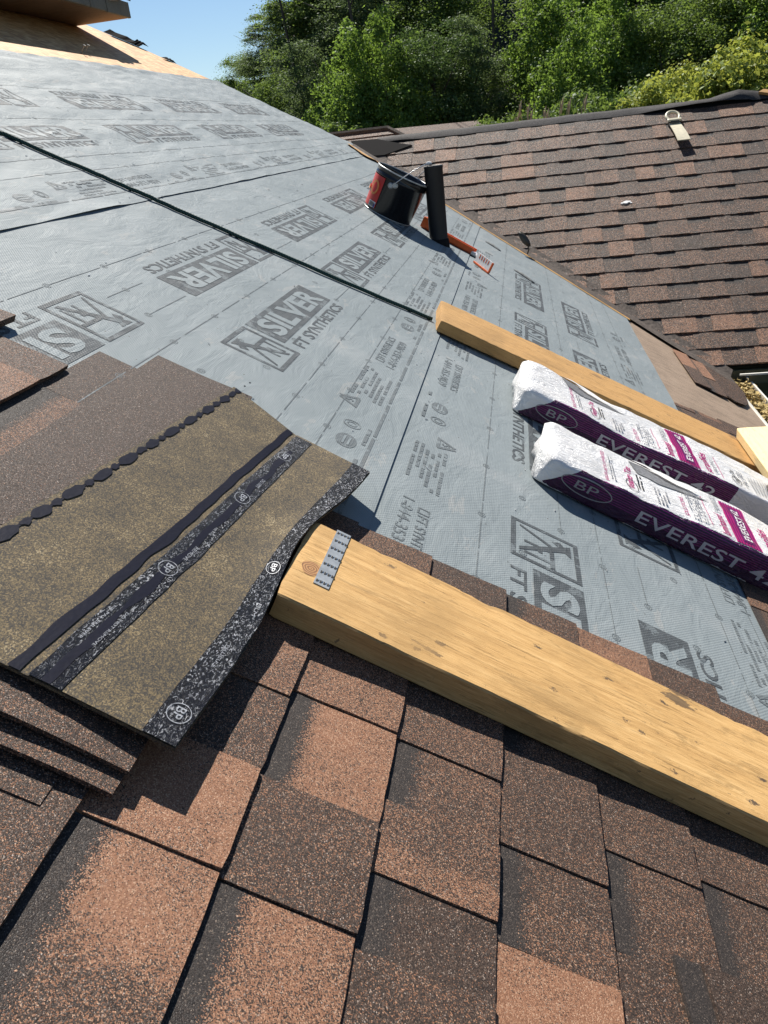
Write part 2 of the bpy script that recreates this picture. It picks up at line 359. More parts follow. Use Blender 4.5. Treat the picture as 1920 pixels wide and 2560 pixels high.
def add_tube(bm, pts, rad, n=8, cap=True, closed=False):
    pts = [Vector(p) for p in pts]; rings = []; up = None
    for i, p in enumerate(pts):
        if closed: d = (pts[(i + 1) % len(pts)] - pts[i - 1]).normalized()
        else: d = (pts[min(i + 1, len(pts) - 1)] - pts[max(i - 1, 0)]).normalized()
        if up is None: up = d.orthogonal().normalized()
        up = (up - d * up.dot(d)).normalized(); s = d.cross(up)
        r = rad[i] if isinstance(rad, (list, tuple)) else rad
        rings.append([bm.verts.new(p + (up * math.cos(t) + s * math.sin(t)) * r) for t in [2 * math.pi * k / n for k in range(n)]])
    m_ = len(rings)
    for i in range(m_ if closed else m_ - 1):
        a, b = rings[i], rings[(i + 1) % m_]
        for k in range(n): bm.faces.new((a[k], a[(k + 1) % n], b[(k + 1) % n], b[k]))
    if cap and not closed: bm.faces.new(rings[0][::-1]); bm.faces.new(rings[-1])
def add_lathe(bm, prof, n=40, o=(0, 0, 0)):
    rings = [[bm.verts.new((o[0] + r * math.cos(2 * math.pi * k / n), o[1] + r * math.sin(2 * math.pi * k / n), o[2] + z)) for k in range(n)] for r, z in prof]
    for a, b in zip(rings, rings[1:]):
        for k in range(n): bm.faces.new((a[k], a[(k + 1) % n], b[(k + 1) % n], b[k]))
def add_prism(bm, poly, z0, z1):
    a = [bm.verts.new((x, y, z0)) for x, y in poly]; b = [bm.verts.new((x, y, z1)) for x, y in poly]
    n = len(poly)
    for i in range(n): bm.faces.new((a[i], a[(i + 1) % n], b[(i + 1) % n], b[i]))
    bm.faces.new(a[::-1]); bm.faces.new(b)
ROOF_R = (0, TH, 0)                    # local x = down the slope, y = along the courses, z = off the roof
def RP(y, v, w=0.0): return Vector((v * CT + w * ST, y, -v * ST + w * CT))
ROOF_M = Matrix.Rotation(TH, 4, 'Y')

# ------------------------------------------------------------------ lettering
_tc = {}
def text2d(body, bold=0.0):
    key = (body, bold)
    if key in _tc: return _tc[key]
    cu = bpy.data.curves.new('lettering', 'FONT'); cu.body = body; cu.size = 1; cu.offset = bold; cu.resolution_u = 3; cu.fill_mode = 'FRONT'
    o = bpy.data.objects.new('lettering', cu); COL.objects.link(o)
    dg = bpy.context.evaluated_depsgraph_get(); dg.update()
    me = o.evaluated_get(dg).to_mesh()
    V = [(p.co.x, p.co.y) for p in me.vertices]; Fc = [tuple(p.vertices) for p in me.polygons]
    o.evaluated_get(dg).to_mesh_clear(); bpy.data.objects.remove(o); bpy.data.curves.remove(cu)
    x0 = min(p[0] for p in V); x1 = max(p[0] for p in V); y0 = min(p[1] for p in V); y1 = max(p[1] for p in V)
    V = [((x - x0) / (x1 - x0), (y - y0) / (y1 - y0)) for x, y in V]
    _tc[key] = (V, Fc); return _tc[key]
class Flat:
    """flat print: polygons in 2-D with a layer number"""
    def __init__(s): s.V = []; s.F = []; s.Lr = []
    def poly(s, pts, layer=0):
        n = len(s.V); s.V += [tuple(p) for p in pts]; s.F.append(tuple(range(n, n + len(pts)))); s.Lr.append(layer)
    def rect(s, x0, y0, x1, y1, layer=0): s.poly([(x0, y0), (x1, y0), (x1, y1), (x0, y1)], layer)
    def frame(s, x0, y0, x1, y1, t, layer=0):
        s.rect(x0, y0, x1, y0 + t, layer); s.rect(x0, y1 - t, x1, y1, layer); s.rect(x0, y0 + t, x0 + t, y1 - t, layer); s.rect(x1 - t, y0 + t, x1, y1 - t, layer)
    def text(s, body, x0, y0, x1, y1, layer=0, bold=0.0):
        V, Fc = text2d(body, bold); n = len(s.V)
        s.V += [(x0 + x * (x1 - x0), y0 + y * (y1 - y0)) for x, y in V]
        for f in Fc: s.F.append(tuple(n + i for i in f)); s.Lr.append(layer)
    def ring(s, cx, cy, rx, ry, t, layer=0, n=18, a0=0, a1=2 * math.pi):
        for k in range(n):
            p, q = a0 + (a1 - a0) * k / n, a0 + (a1 - a0) * (k + 1) / n
            s.poly([(cx + rx * math.cos(p), cy + ry * math.sin(p)), (cx + rx * math.cos(q), cy + ry * math.sin(q)),
                    (cx + (rx - t) * math.cos(q), cy + (ry - t) * math.sin(q)), (cx + (rx - t) * math.cos(p), cy + (ry - t) * math.sin(p))], layer)
    def scribble(s, x0, y0, x1, y1, rows, layer=0, seed=1, dens=0.75):
        r = random.Random(seed); h = (y1 - y0) / rows
        for k in range(rows):
            x = x0
            while x < x1 - 0.004:
                l = r.uniform(0.6, 2.4) * h
                if r.random() < dens: s.rect(x, y0 + k * h + h * 0.2, min(x1, x + l), y0 + k * h + h * 0.75, layer)
                x += l + h * 0.35
    def cut(s, step):
        bm = bmesh.new(); lay = bm.faces.layers.int.new('L')
        vs = [bm.verts.new((x, y, 0)) for x, y in s.V]
        for f, l in zip(s.F, s.Lr):
            try: fc = bm.faces.new([vs[i] for i in f]); fc[lay] = l
            except ValueError: pass
        xs = [p[0] for p in s.V]; ys = [p[1] for p in s.V]
        for ax, lo, hi in ((0, min(xs), max(xs)), (1, min(ys), max(ys))):
            k = math.floor(lo / step) + 1
            while k * step < hi:
                co = (k * step, 0, 0) if ax == 0 else (0, k * step, 0); no = (1, 0, 0) if ax == 0 else (0, 1, 0)
                bmesh.ops.bisect_plane(bm, geom=bm.verts[:] + bm.edges[:] + bm.faces[:], plane_co=co, plane_no=no)
                k += 1
        bm.verts.index_update()
        V = [(v.co.x, v.co.y) for v in bm.verts]; Fc = [tuple(v.index for v in f.verts) for f in bm.faces]; Lr = [f[lay] for f in bm.faces]
        bm.free(); s.V, s.F, s.Lr = V, Fc, Lr; return s
    def place(s, name, fn, mats, parent, lift=0.0008):
        """fn(x, y) -> (point, normal)"""
        use = {}; V = []; Fc = []; mi = []
        for f, l in zip(s.F, s.Lr):
            ids = []
            for i in f:
                k = (i, l)
                if k not in use:
                    p, n = fn(*s.V[i]); use[k] = len(V); V.append(Vector(p) + Vector(n) * lift * (l + 1))
                ids.append(use[k])
            Fc.append(ids); mi.append(l)
        me = mesh(name, V, Fc)
        for m in mats: me.materials.append(m)
        me.polygons.foreach_set('material_index', [min(l, len(mats) - 1) for l in mi])
        # all faces look outwards
        n0 = fn(*s.V[0])[1]; bm = bmesh.new(); bm.from_mesh(me)
        for f in bm.faces:
            if f.normal.dot(Vector(n0)) < 0: f.normal_flip()
        bm.to_mesh(me); bm.free()
        return link(name, me, parent=parent)

# ------------------------------------------------------------------ ground and hill
def hill_h(x, y):
    d = y - 11.0
    a = math.degrees(math.atan2(x, max(y, 0.1)))
    k = max(0.0, min(1.0, (a + 17.5) / 6.0))
    base = -4.6
    if d > 0: base += (1 - math.exp(-d / 9.0)) * (4.2 + 7.2 * k) * (0.6 + 0.4 * min(1, d / 14))
    return base + 0.35 * noise.noise(Vector((x * 0.15, y * 0.15, 0)))
V = []; Fc = []; nx, ny = 90, 80
xs = [-400 + 340 * i / 10 for i in range(10)] + [-60 + 120 * i / 69 for i in range(70)] + [60 + 340 * (i + 1) / 10 for i in range(10)]
ys = [-300 + 290 * i / 10 for i in range(10)] + [-10 + 70 * i / 59 for i in range(60)] + [60 + 740 * (i + 1) / 10 for i in range(10)]
for y in ys:
    for x in xs: V.append((x, y, hill_h(x, y)))
for j in range(ny - 1):
    for i in range(nx - 1): a = j * nx + i; Fc.append((a, a + 1, a + nx + 1, a + nx))
tag(link('ground', mesh('ground', V, Fc, True), M['soil']), 'dark wooded ground rising behind the houses', None, None, 'structure')

# ------------------------------------------------------------------ main roof
main = root('main_roof', 'half stripped house roof with grey synthetic underlayment, brown shingles and orange boards at its top', 'roof', (0, 0, 0), ROOF_R)
HIP = [(-4.6, 5.75), (-3.8, 6.3), (-3.09, 6.78), (-2.84, 6.98), (-2.3, 7.19), (-1.2, 7.55)]
def ymax(v):
    if v >= -1.2: return 6.52 - 0.863 * v
    for (v0, y0), (v1, y1) in zip(HIP, HIP[1:]):
        if v <= v1: return y0 + (y1 - y0) * (v - v0) / (v1 - v0)
    return HIP[-1][1]
def sheet(name, v0, v1, y0, inset, hf, parent, mat, step=0.02, v1f=None, thick=0.0, ymaxf=None):
    nv = max(2, int((v1 - v0) / step)); nyy = int((7.2 - y0) / step / 1.5)
    P = []; Fc = []
    for j in range(nv + 1):
        for i in range(nyy + 1):
            t = i / nyy; vv = v0 + (v1 - v0) * j / nv
            yy = y0 + ((ymaxf or ymax)(vv) - inset - y0) * t
            if v1f: vv = v0 + (v1f(yy) - v0) * j / nv
            P.append((vv, yy, hf(yy, vv)))
    for j in range(nv):
        for i in range(nyy): a = j * (nyy + 1) + i; Fc.append((a, a + 1, a + nyy + 2, a + nyy + 1))
    me = mesh(name, P, [f[::-1] for f in Fc], True)
    return link(name, me, mat, parent)
# sheathing, with a joint every 1.22 m up the slope
def panel(name, v0, v1, y0, mat, wtop, inset=0.02):
    n = 14; bm = bmesh.new(); top = []; bot = []
    for j in range(n + 1):
        v = v0 + (v1 - v0) * j / n; row = []
        for y in (y0, ymax(v) - inset): row.append((bm.verts.new((v, y, wtop)), bm.verts.new((v, y, wtop - 0.012))))
        top.append(row)
    for a, b in zip(top, top[1:]):
        bm.faces.new((a[0][0], a[1][0], b[1][0], b[0][0])); bm.faces.new((a[0][1], b[0][1], b[1][1], a[1][1]))
        bm.faces.new((a[1][0], a[1][1], b[1][1], b[1][0])); bm.faces.new((a[0][0], b[0][0], b[0][1], a[0][1]))
    for r in (top[0], top[-1]): bm.faces.new((r[0][0], r[0][1], r[1][1], r[1][0]))
    return link(name, bm_mesh(name, bm), mat, main)
panel('sheathing_panel', -4.6, -3.455, -1.2, M['osb'], -0.004)
panel('sheathing_panel', -3.45, -2.235, -1.2, M['osb'], -0.004)
panel('sheathing_panel', -2.23, -0.5, -1.2, M['osb'], -0.008)
panel('sheathing_panel', -0.495, 1.735, -1.2, M['ply'], -0.008, 0.06)
# the other side of the hip and a body under the deck
bm = bmesh.new()
hp = [RP(y, v, -0.02) for v, y in HIP]; lo = [p + Vector((0.0, 2.2, -1.5)) for p in hp]
A = [bm.verts.new(ROOF_M.inverted() @ p) for p in hp]; B = [bm.verts.new(ROOF_M.inverted() @ p) for p in lo]
for i in range(len(A) - 1): bm.faces.new((A[i], A[i + 1], B[i + 1], B[i]))
link('hip_side_sheathing', bm_mesh('hip_side_sheathing', bm), M['osb'], main)

# wrinkles of the sheets
def h_under(y, v):
    a = min(1.0, max(0.12, (y - 1.25) / 1.2))
    n = noise.noise(Vector((v * 7, y * 2.6, 0.3))) * 0.0018 + noise.noise(Vector((v * 13, y * 6, 4.3))) * 0.0010
    up = max(0.0, min(1.0, (-v - 0.62) / 0.4))
    n += up * (noise.noise(Vector((v * 9 + y * 1.2, y * 1.3, 7.7))) * 0.0022 + (0.5 - abs(noise.noise(Vector((v * 19 + y * 4, y * 4.2, 2.7))))) * 0.0036)
    return 0.0035 + a * n
E1_, E0_ = 0.066, -0.977               # lower edges of the middle and the upper roll
def h_mid(y, v): return h_under(y, v) + 0.0022 * math.exp(-max(0, E1_ - v) / 0.05)
def h_up(y, v):
    e = math.exp(-max(0, E0_ - v) / 0.045)
    gap = max(0.0, noise.noise(Vector((y * 1.9, 3.1, 0))) + 0.0) * 0.013 * (1 if y < 4.2 else 0.3)
    top = math.exp(-max(0, v + 2.27) / 0.10) * (0.005 + 0.009 * noise.noise(Vector((y * 5.0, v * 22, 9))))
    return h_under(y, v) * 1.5 + e * (0.0006 + gap) + max(0.0, top)
def h_low(y, v): return h_under(y, v) - 0.0022 + (0.0022 if v > E1_ + 0.02 else 0)
def low_end(y): return 0.973 + (0.137) * max(0, min(1, (y - 2.4) / 1.0))
u_low = sheet('underlayment', 0.02, 1.11, 0.55, 0.16, h_low, main, M['underlay'], 0.024, v1f=low_end)
u_low['label'] = 'lowest width of grey underlayment, under the shingle packs'
u_mid = sheet('underlayment', -1.04, E1_, 0.55, 0.16, h_mid, main, M['underlay'], 0.018)
u_mid['label'] = 'middle width of grey underlayment, under the pail and the pipe'
u_up = sheet('underlayment', -2.27, E0_, 0.55, 0.03, h_up, main, M['underlay'], 0.018)
u_up['label'] = 'upper width of grey underlayment, wrinkled, its top edge against the orange boards'

# ---- print on the underlayment
logo = Flat()
k = U
logo.frame(0, 0, 0.255 * k, 0.232 * k, 0.017 * k)
logo.poly([(0.035 * k, 0.205 * k), (0.075 * k, 0.205 * k), (0.205 * k, 0.028 * k), (0.185 * k, 0.028 * k)])
logo.poly([(0.035 * k, 0.17 * k), (0.05 * k, 0.14 * k), (0.11 * k, 0.205 * k), (0.085 * k, 0.205 * k)])
logo.poly([(0.03 * k, 0.03 * k), (0.042 * k, 0.03 * k), (0.10 * k, 0.135 * k), (0.085 * k, 0.14 * k)])
logo.text('FT', 0.125 * k, 0.045 * k, 0.235 * k, 0.145 * k, 0, 0.01)
logo.rect(0.287 * k, 0.072 * k, 1.128 * k, 0.232 * k, 0)
logo.text('SILVER', 0.335 * k, 0.092 * k, 1.085 * k, 0.212 * k, 1, 0.035)
logo.text('FT SYNTHETICS', 0.325 * k, 0.0, 1.105 * k, 0.052 * k, 0, 0.02)
logo.cut(0.022)
fine = Flat()                          # small print under the logos
fine.poly([(0.0, 0.0), (0.010, 0.0), (0.034, 0.045), (0.026, 0.05)]); fine.poly([(0.062, 0.0), (0.072, 0.004), (0.042, 0.052), (0.034, 0.045)]); fine.rect(0.008, 0, 0.062, 0.009)
fine.text('5', 0.028, 0.013, 0.042, 0.034, 0, 0.02)
fine.scribble(0.085, -0.052, 0.33, 0.036, 6, 0, 3)
fine.frame(0.42, -0.004, 0.446, 0.022, 0.004); fine.text('FT SYNTHETICS', 0.455, -0.002, 0.70, 0.022, 0, 0.01)
fine.text('1-844-353-9839', 0.40, -0.040, 0.70, -0.014, 0, 0.01)
fine.poly([(0.90 + 0.038 * math.cos(a) * (1 if abs(math.cos(a)) < .8 else .95), -0.015 + 0.024 * math.sin(a)) for a in [2 * math.pi * (q + .5) / 14 for q in range(14)]])
fine.rect(0.878, -0.012, 0.922, -0.007, 1); fine.rect(0.878, -0.024, 0.922, -0.019, 1)
fine.scribble(0.80, -0.06, 1.02, -0.043, 1, 0, 5); fine.ring(1.00, -0.01, 0.022, 0.022, 0.004); fine.ring(1.00, -0.01, 0.012, 0.012, 0.003)
fine.cut(0.022)
def on_sheet(hf, y0, v0, inv):
    if inv: return lambda x, q: ((v0 + q, y0 - x, hf(y0 - x, v0 + q)), (0, 0, 1))
    return lambda x, q: ((v0 - q, y0 + x, hf(y0 + x, v0 - q)), (0, 0, 1))
PER = 1.105
def prints(sheet_o, hf, vn, yn, vi, yi, lines, fv, vmaxf=None):
    ink = [M['ink'], M['underlay']]
    for k in range(-1, 6):
        y = yn + k * PER
        if y > 0.58 and y + 0.78 < ymax(vn) - 0.17: logo.place('printed_logo', on_sheet(hf, y, vn, False), ink, sheet_o)
        y = yi + k * PER
        if y - 0.78 > 0.58 and y < ymax(vi + .17) - 0.17: logo.place('printed_logo', on_sheet(hf, y, vi, True), ink, sheet_o)
    for (v0, y0, inv) in fv:
        for k in range(-1, 6):
            y = y0 + k * PER
            lo_, hi_ = (y - 1.03, y) if inv else (y, y + 1.03)
            if lo_ > 0.58 and hi_ < ymax(v0) - 0.2: fine.place('small_print', on_sheet(hf, y, v0, inv), [M['ink_faint'], M['underlay']], sheet_o)
    g = Flat()
    for v, wd, bar in lines:
        y = 0.98; r = random.Random(int(v * 1000))
        while y < ymax(v) - 0.2:
            l = r.uniform(0.10, 0.30); ye = min(y + l, ymax(v) - 0.19)
            hit = False
            for vb, y_, inv in ((vn - 0.16, yn, 0), (vi, yi, 1)):
                if vb - 0.005 < v < vb + 0.166:
                    for k in range(-2, 7):
                        a, b_ = (y_ + k * PER - 0.02, y_ + k * PER + 0.80) if not inv else (y_ + k * PER - 0.80, y_ + k * PER + 0.02)
                        if ye > a and y < b_: hit = True
            if not hit and ye > y + .02: g.rect(y, -v - wd / 2, ye, -v + wd / 2)
            y = ye + (r.uniform(0.008, 0.03) if not hit else 0.01)
        if not bar:
            y = 1.05 + (v * 7.3 % 1) * 0.27
            while y < ymax(v) - 0.25:
                g.ring(y, -v, 0.011, 0.009, 0.0014, n=12); g.ring(y, -v, 0.006, 0.0045, 0.0013, n=8); y += PER / 4
    g.cut(0.03)
    g.place('printed_lines', lambda x, q: ((-q, x, hf(x, -q)), (0, 0, 1)), [M['ink_faint']], sheet_o)
k = U
def lines_for(c): return [(c + j * 0.1385 * U, 0.0022, False) for j in (-3, -2, -1, 0, 1, 2, 3, 4)]
prints(u_mid, h_mid, -0.360 * U, 1.868, -1.037 * U, 1.769, lines_for(-0.69 * U) + [(0.012 * U, 0.008, True)], [(-0.085 * U, 1.865, False)])
prints(u_low, h_low, 1.140 * U, 1.800, 0.503 * U, 1.677, [l for l in lines_for(0.82 * U) if l[0] > 0.08], [(0.215 * U, 1.93, True), (1.33 * U, 1.35, False)])
prints(u_up, h_up, -1.965 * U, 2.44, -2.655 * U, 4.45, lines_for(-2.28 * U) + [(-1.515 * U, 0.007, True)], [(-1.60 * U, 2.40, False)])

# ---- shingle tabs
def tab_mesh(seed, raised):
    """a tab one unit long (y) and one unit high (x, downslope); z in metres"""
    r = random.Random(seed); bm = bmesh.new(); uvl = bm.loops.layers.uv.new('UVMap')
    n = 7; m_ = 4
    z0, z1 = (0.0030, 0.0092) if raised else (0.0008, 0.0066)
    grid = []
    jy = lambda: r.uniform(-0.0035, 0.0035)
    for j in range(m_ + 1):
        t = j / m_; row = []
        for i in range(n + 1):
            s = i / n
            dx = (r.uniform(-0.005, 0.005) if j == m_ else 0) - (0.007 if (j == m_ and i in (0, n)) else 0)
            dy = jy() if i in (0, n) else 0
            z = z0 + (z1 - z0) * t + r.uniform(-0.0004, 0.0004)
            row.append(bm.verts.new((t + dx, s + dy, z)))
        grid.append(row)
    uvs = {}
    for j in range(m_ + 1):
        for i in range(n + 1): uvs[grid[j][i]] = (i / n, j / m_)
    fs = []
    for j in range(m_):
        for i in range(n): fs.append(bm.faces.new((grid[j][i], grid[j + 1][i], grid[j + 1][i + 1], grid[j][i + 1])))
    edge = grid[0][:] + [grid[j][n] for j in range(1, m_ + 1)] + [grid[m_][i] for i in range(n - 1, -1, -1)] + [grid[j][0] for j in range(m_ - 1, 0, -1)]
    low = [bm.verts.new((v.co.x, v.co.y, -0.0005 if raised else -0.0008)) for v in edge]
    for v, o in zip(low, edge): uvs[v] = uvs[o]
    for i in range(len(edge)):
        k2 = (i + 1) % len(edge); bm.faces.new((edge[i], edge[k2], low[k2], low[i]))
    for f in bm.faces:
        for l in f.loops: l[uvl].uv = uvs[l.vert]
    me = bm_mesh('shingle', bm); return me
TABS = {(rz, mt): [tab_mesh(100 * rz + s, rz) for s in range(7)] for rz in (True, False) for mt in ('shingle', 'shingle_far')}
for (rz, mt), l in TABS.items():
    for me in l: me.materials.append(M[mt])
NT = [0]
def tab(parent, x0, x1, y0, y1, raised, tone, tone_end=None, split=0.5, band=None, mat='shingle', z=0.0, name='shingle', zs=1.0):
    me = random.choice(TABS[(raised, mat)])
    g = 0.0007
    o = link(name, me, parent=parent, loc=(x0 - 0.003, y0 + g, z), scale=(x1 - x0 + 0.003, y1 - y0 - 2 * g, zs))
    o['tone'] = float(tone); o['tone_end'] = float(tone if tone_end is None else tone_end); o['split'] = float(split)
    o['band'] = float((0.0 if raised else 0.26) if band is None else band)
    NT[0] += 1; return o
Z0 = 0.0055
ED = [-0.355, -0.144, 0.069, 0.275, 0.486, 0.692, 0.895, 1.10, 1.31, 1.52, 1.73, 1.94, 2.15, 2.36, 2.52]
rows = {  # course : (y0, y1, raised, tone near, tone far, split)
 1: [(-.1, .42, 0, .4, .4, .5), (.42, .93, 1, .34, .30, .5), (.93, 1.3, 0, .5, .5, .5)],
 2: [(-.2, .22, 1, .5, .5, .5), (.22, .80, 0, .42, .86, .70), (.80, 1.0, 1, .90, .90, .5), (1.0, 1.186, 0, .33, .30, .5), (1.186, 1.45, 1, .60, .62, .5), (1.45, 1.70, 0, .4, .4, .5), (1.70, 1.912, 1, .32, .32, .5)],
 3: [(-.2, .18, 1, .3, .3, .5), (.18, .792, 0, .62, .74, .6), (.792, .998, 1, .27, .33, .6), (.998, 1.217, 0, .86, .90, .5), (1.217, 1.48, 1, .66, .62, .5), (1.48, 1.76, 0, .3, .3, .5), (1.76, 1.915, 1, .42, .42, .5)],
 4: [(-.2, .779, 1, .22, .26, .5), (.779, .912, 0, .10, .14, .5), (.912, 1.062, 1, .62, .42, .4), (1.062, 1.215, 0, .36, .40, .5), (1.215, 1.46, 1, .38, .36, .5), (1.46, 1.74, 0, .4, .4, .5), (1.74, 1.921, 1, .12, .15, .5)],
 5: [(-.2, .889, 1, .93, .95, .5), (.889, 1.079, 0, .42, .26, .5), (1.079, 1.327, 1, .27, .24, .5), (1.327, 1.6, 0, .45, .45, .5), (1.6, 1.79, 1, .5, .5, .5), (1.79, 1.925, 0, .3, .3, .5)],
 6: [(-.1, .967, 1, .17, .22, .5), (.967, 1.174, 0, .30, .34, .5), (1.174, 1.42, 1, .28, .30, .5), (1.42, 1.66, 0, .4, .4, .5), (1.66, 1.918, 1, .75, .72, .5)],
 7: [(0, 1.017, 1, .24, .24, .5), (1.017, 1.205, 0, .26, .22, .5), (1.205, 1.52, 1, .3, .26, .5), (1.52, 1.70, 0, .8, .8, .5), (1.70, 1.93, 1, .22, .22, .5)],
 0: [(-.1, .3, 1, .3, .3, .5), (.3, .7, 0, .5, .5, .5), (.7, 1.0, 1, .3, .3, .5)],
}
for kx in range(8, len(ED)):
    y = 0.1; rz = kx % 2; l = []
    while y < 1.92:
        y2 = min(y + random.uniform(.16, .36), 1.93)
        if y2 - y > .05: l.append((y, y2, rz, random.choice([.2, .3, .45, .8]), .3, random.uniform(.3, .7)))
        y = y2; rz = 1 - rz
    rows[kx] = l
for kx, l in rows.items():
    if kx == 0: x0 = ED[0] - .2
    else: x0 = ED[kx - 1]
    x1 = ED[kx]
    if x1 > 2.45: x1 = 2.50
    for (a, b, rz, t0, t1, sp) in l: tab(main, x0 * U, x1 * U, a * U, b * U, bool(rz), t0, t1, sp, z=Z0)
# shingles left under the packs, down to the eave, and the remnant by the valley
ee = [0.973, 1.05, 1.195, 1.34, 1.485, 1.63, 1.728]
for x0, x1 in zip(ee, ee[1:]):
    y = 1.335; rz = random.random() < .5
    yend = 3.62 + (x0 - 1.1) * 0.35
    while y < yend:
        y2 = min(y + random.uniform(.13, .26), yend)
        xx0 = max(x0, low_end(min(y2, 9)) + 0.0)
        if xx0 < x1 - .02 and y2 - y > .04: tab(main, xx0, x1, y, y2, rz, random.choice([.2, .3, .3, .5]), random.choice([.25, .6]), random.uniform(.3, .7), z=Z0)
        y = y2; rz = not rz
for (x0, x1, y0, y1, rz, t, bd) in ((1.372, 1.46, 4.34, 4.70, True, .2, 0), (1.372, 1.46, 4.70, 5.06, False, .9, 0.0), (1.455, 1.55, 4.33, 4.62, False, .25, .4), (1.455, 1.55, 4.62, 5.00, True, .85, 0.25)):
    tab(main, x0, x1, y0, y1, rz, t, None, .5, bd, z=0.002)
bm = bmesh.new()
P = [(1.545, 4.40), (1.60, 4.335), (1.66, 4.36), (1.705, 4.46), (1.752, 4.72), (1.752, 5.22), (1.66, 5.19), (1.56, 5.10), (1.545, 4.80)]
add_prism(bm, P, 0.002, 0.008)
o = link('starter_strip', bm_mesh('starter_strip', bm), M['shingle_far'], main); o['tone'] = .22; o['tone_end'] = .22; o['split'] = .5; o['band'] = 0.0
# the courses being laid at the left, with their bare headlaps
def piece(name, x0, x1, y0, y1, z, zt, tone, tone_end, split, band, mat='shingle'):
    o = tab(main, x0, x1, y0, y1, True, tone, tone_end, split, band, mat, z, name, zt); return o
piece('shingle', -1.20 * U, -1.0 * U, 1.1 * U, 2.12 * U, Z0 + .009, 1.4, .22, .25, .5, 0)
for (a, b, rz, t) in ((1.0, 1.42, 1, .4), (1.42, 1.62, 0, .5), (1.62, 1.875, 0, .62), (1.875, 2.02, 0, .26)):
    tab(main, -1.0 * U, -0.79 * U, a * U, b * U, bool(rz), t, t, .5, 0.0 if b > 1.6 else None, z=Z0 + (.004 if b < 1.9 else 0.002))
tab(main, -.79 * U, -.64 * U, 1.0 * U, 1.875 * U, False, .60, .45, .5, .42, z=Z0 - .001, zs=.3)
tab(main, -.79 * U, -.30 * U, 1.877 * U, 2.218 * U, False, .08, .08, .5, 0.0, z=Z0 - .002, zs=.3)
tab(main, -.672 * U, -.37 * U, 1.30 * U, 2.362 * U, False, .05, .05, .5, 0.0, z=Z0 + .001)
tab(main, -.672 * U, -.37 * U, 0.3 * U, 1.298 * U, False, .05, .05, .5, 0.0, z=Z0 + .001)
# rough edge bit: small pale shingle with curled dark edge at lower right
# valley flashing, wavy, laid over both slopes
V = []; Fc = []; n = 120
for i in range(n + 1):
    v = -1.15 + (1.74 + 1.15) * i / n
    yc = 6.52 - 0.863 * v
    wob = 0.012 * noise.noise(Vector((v * 4, 0, 0))) + 0.006 * noise.noise(Vector((v * 15, 3, 0)))
    p = [(v, yc - 0.165 - wob, 0.007), (v, yc - 0.10, 0.010 + 0.003 * noise.noise(Vector((v * 9, 1, 1)))), (v, yc - 0.03, 0.012), (v, yc + 0.0, 0.014)]
    V += p
    q = RP(yc, v, 0.014); up = q + Vector((0.02, 0.05 * CT, 0.05 * ST)) + Vector((0, -ST, CT)) * 0.002
    V.append(tuple(ROOF_M.inverted() @ up))
for i in range(n):
    for j in range(4): a = i * 5 + j; Fc.append((a, a + 5, a + 6, a + 1))
link('valley_flashing', mesh('valley_flashing', V, [f[::-1] for f in Fc], True), M['flashing'], main)
# bare board strip beside the valley where the sheet stops short (lies on the deck, a little proud)
V = []; Fc = []
for i in range(41):
    v = -1.17 + 2.3 * i / 40; yc = 6.52 - 0.863 * v
    tri = max(0.0, min(1.0, (-v - 0.86) / 0.05)) * max(0.0, 0.16 - 0.5 * abs(v + 1.0))
    V += [(v, yc - 0.215 - tri - 0.008 * noise.noise(Vector((v * 8, 5, 0))), 0.0062 + .012 * (tri > 0)), (v, yc - 0.14, 0.0062)]
for i in range(40): a = 2 * i; Fc.append((a, a + 1, a + 3, a + 2))
link('valley_board', mesh('valley_board', V, Fc), M['plank2'], main)
# old hip caps left on the edge, nails
def capbit(v, l, hgt, seed):
    bm = bmesh.new(); r = random.Random(seed); y0, y1 = ymax(v), ymax(v + l)
    pts = 6; A_ = []
    for i in range(pts):
        t = i / (pts - 1); v_ = v + l * t; y_ = y0 + (y1 - y0) * t
        A_.append([bm.verts.new((v_, y_ - 0.11 + r.uniform(-.01, .01), 0.004)), bm.verts.new((v_, y_ - 0.02, hgt + r.uniform(-.005, .005))), bm.verts.new((v_ + .01, y_ + 0.05, hgt - .02)), bm.verts.new((v_, y_ - 0.02, hgt - 0.015))])
    for a, b in zip(A_, A_[1:]):
        for k2 in range(3): bm.faces.new((a[k2], a[k2 + 1], b[k2 + 1], b[k2]))
    return bm_mesh('hip_cap_shingle', bm)
o = link('hip_cap_shingle', capbit(-3.03, 0.17, 0.030, 1), M['felt'], main)
o = link('hip_cap_shingle', capbit(-2.87, 0.05, 0.040, 2), M['felt'], main)
o = link('hip_cap_shingle', capbit(-2.66, 0.05, 0.012, 3), M['felt'], main)
for y, v in ((5.25, -2.47), (5.34, -2.49)):
    bm = bmesh.new(); add_tube(bm, [(v, y, -0.02), (v + .01, y + .005, 0.040)], 0.003, 6); add_box(bm, (v + .012, y + .005, 0.042), (.014, .014, .004))
    link('roofing_nail', bm_mesh('roofing_nail', bm), M['zinc'], main)
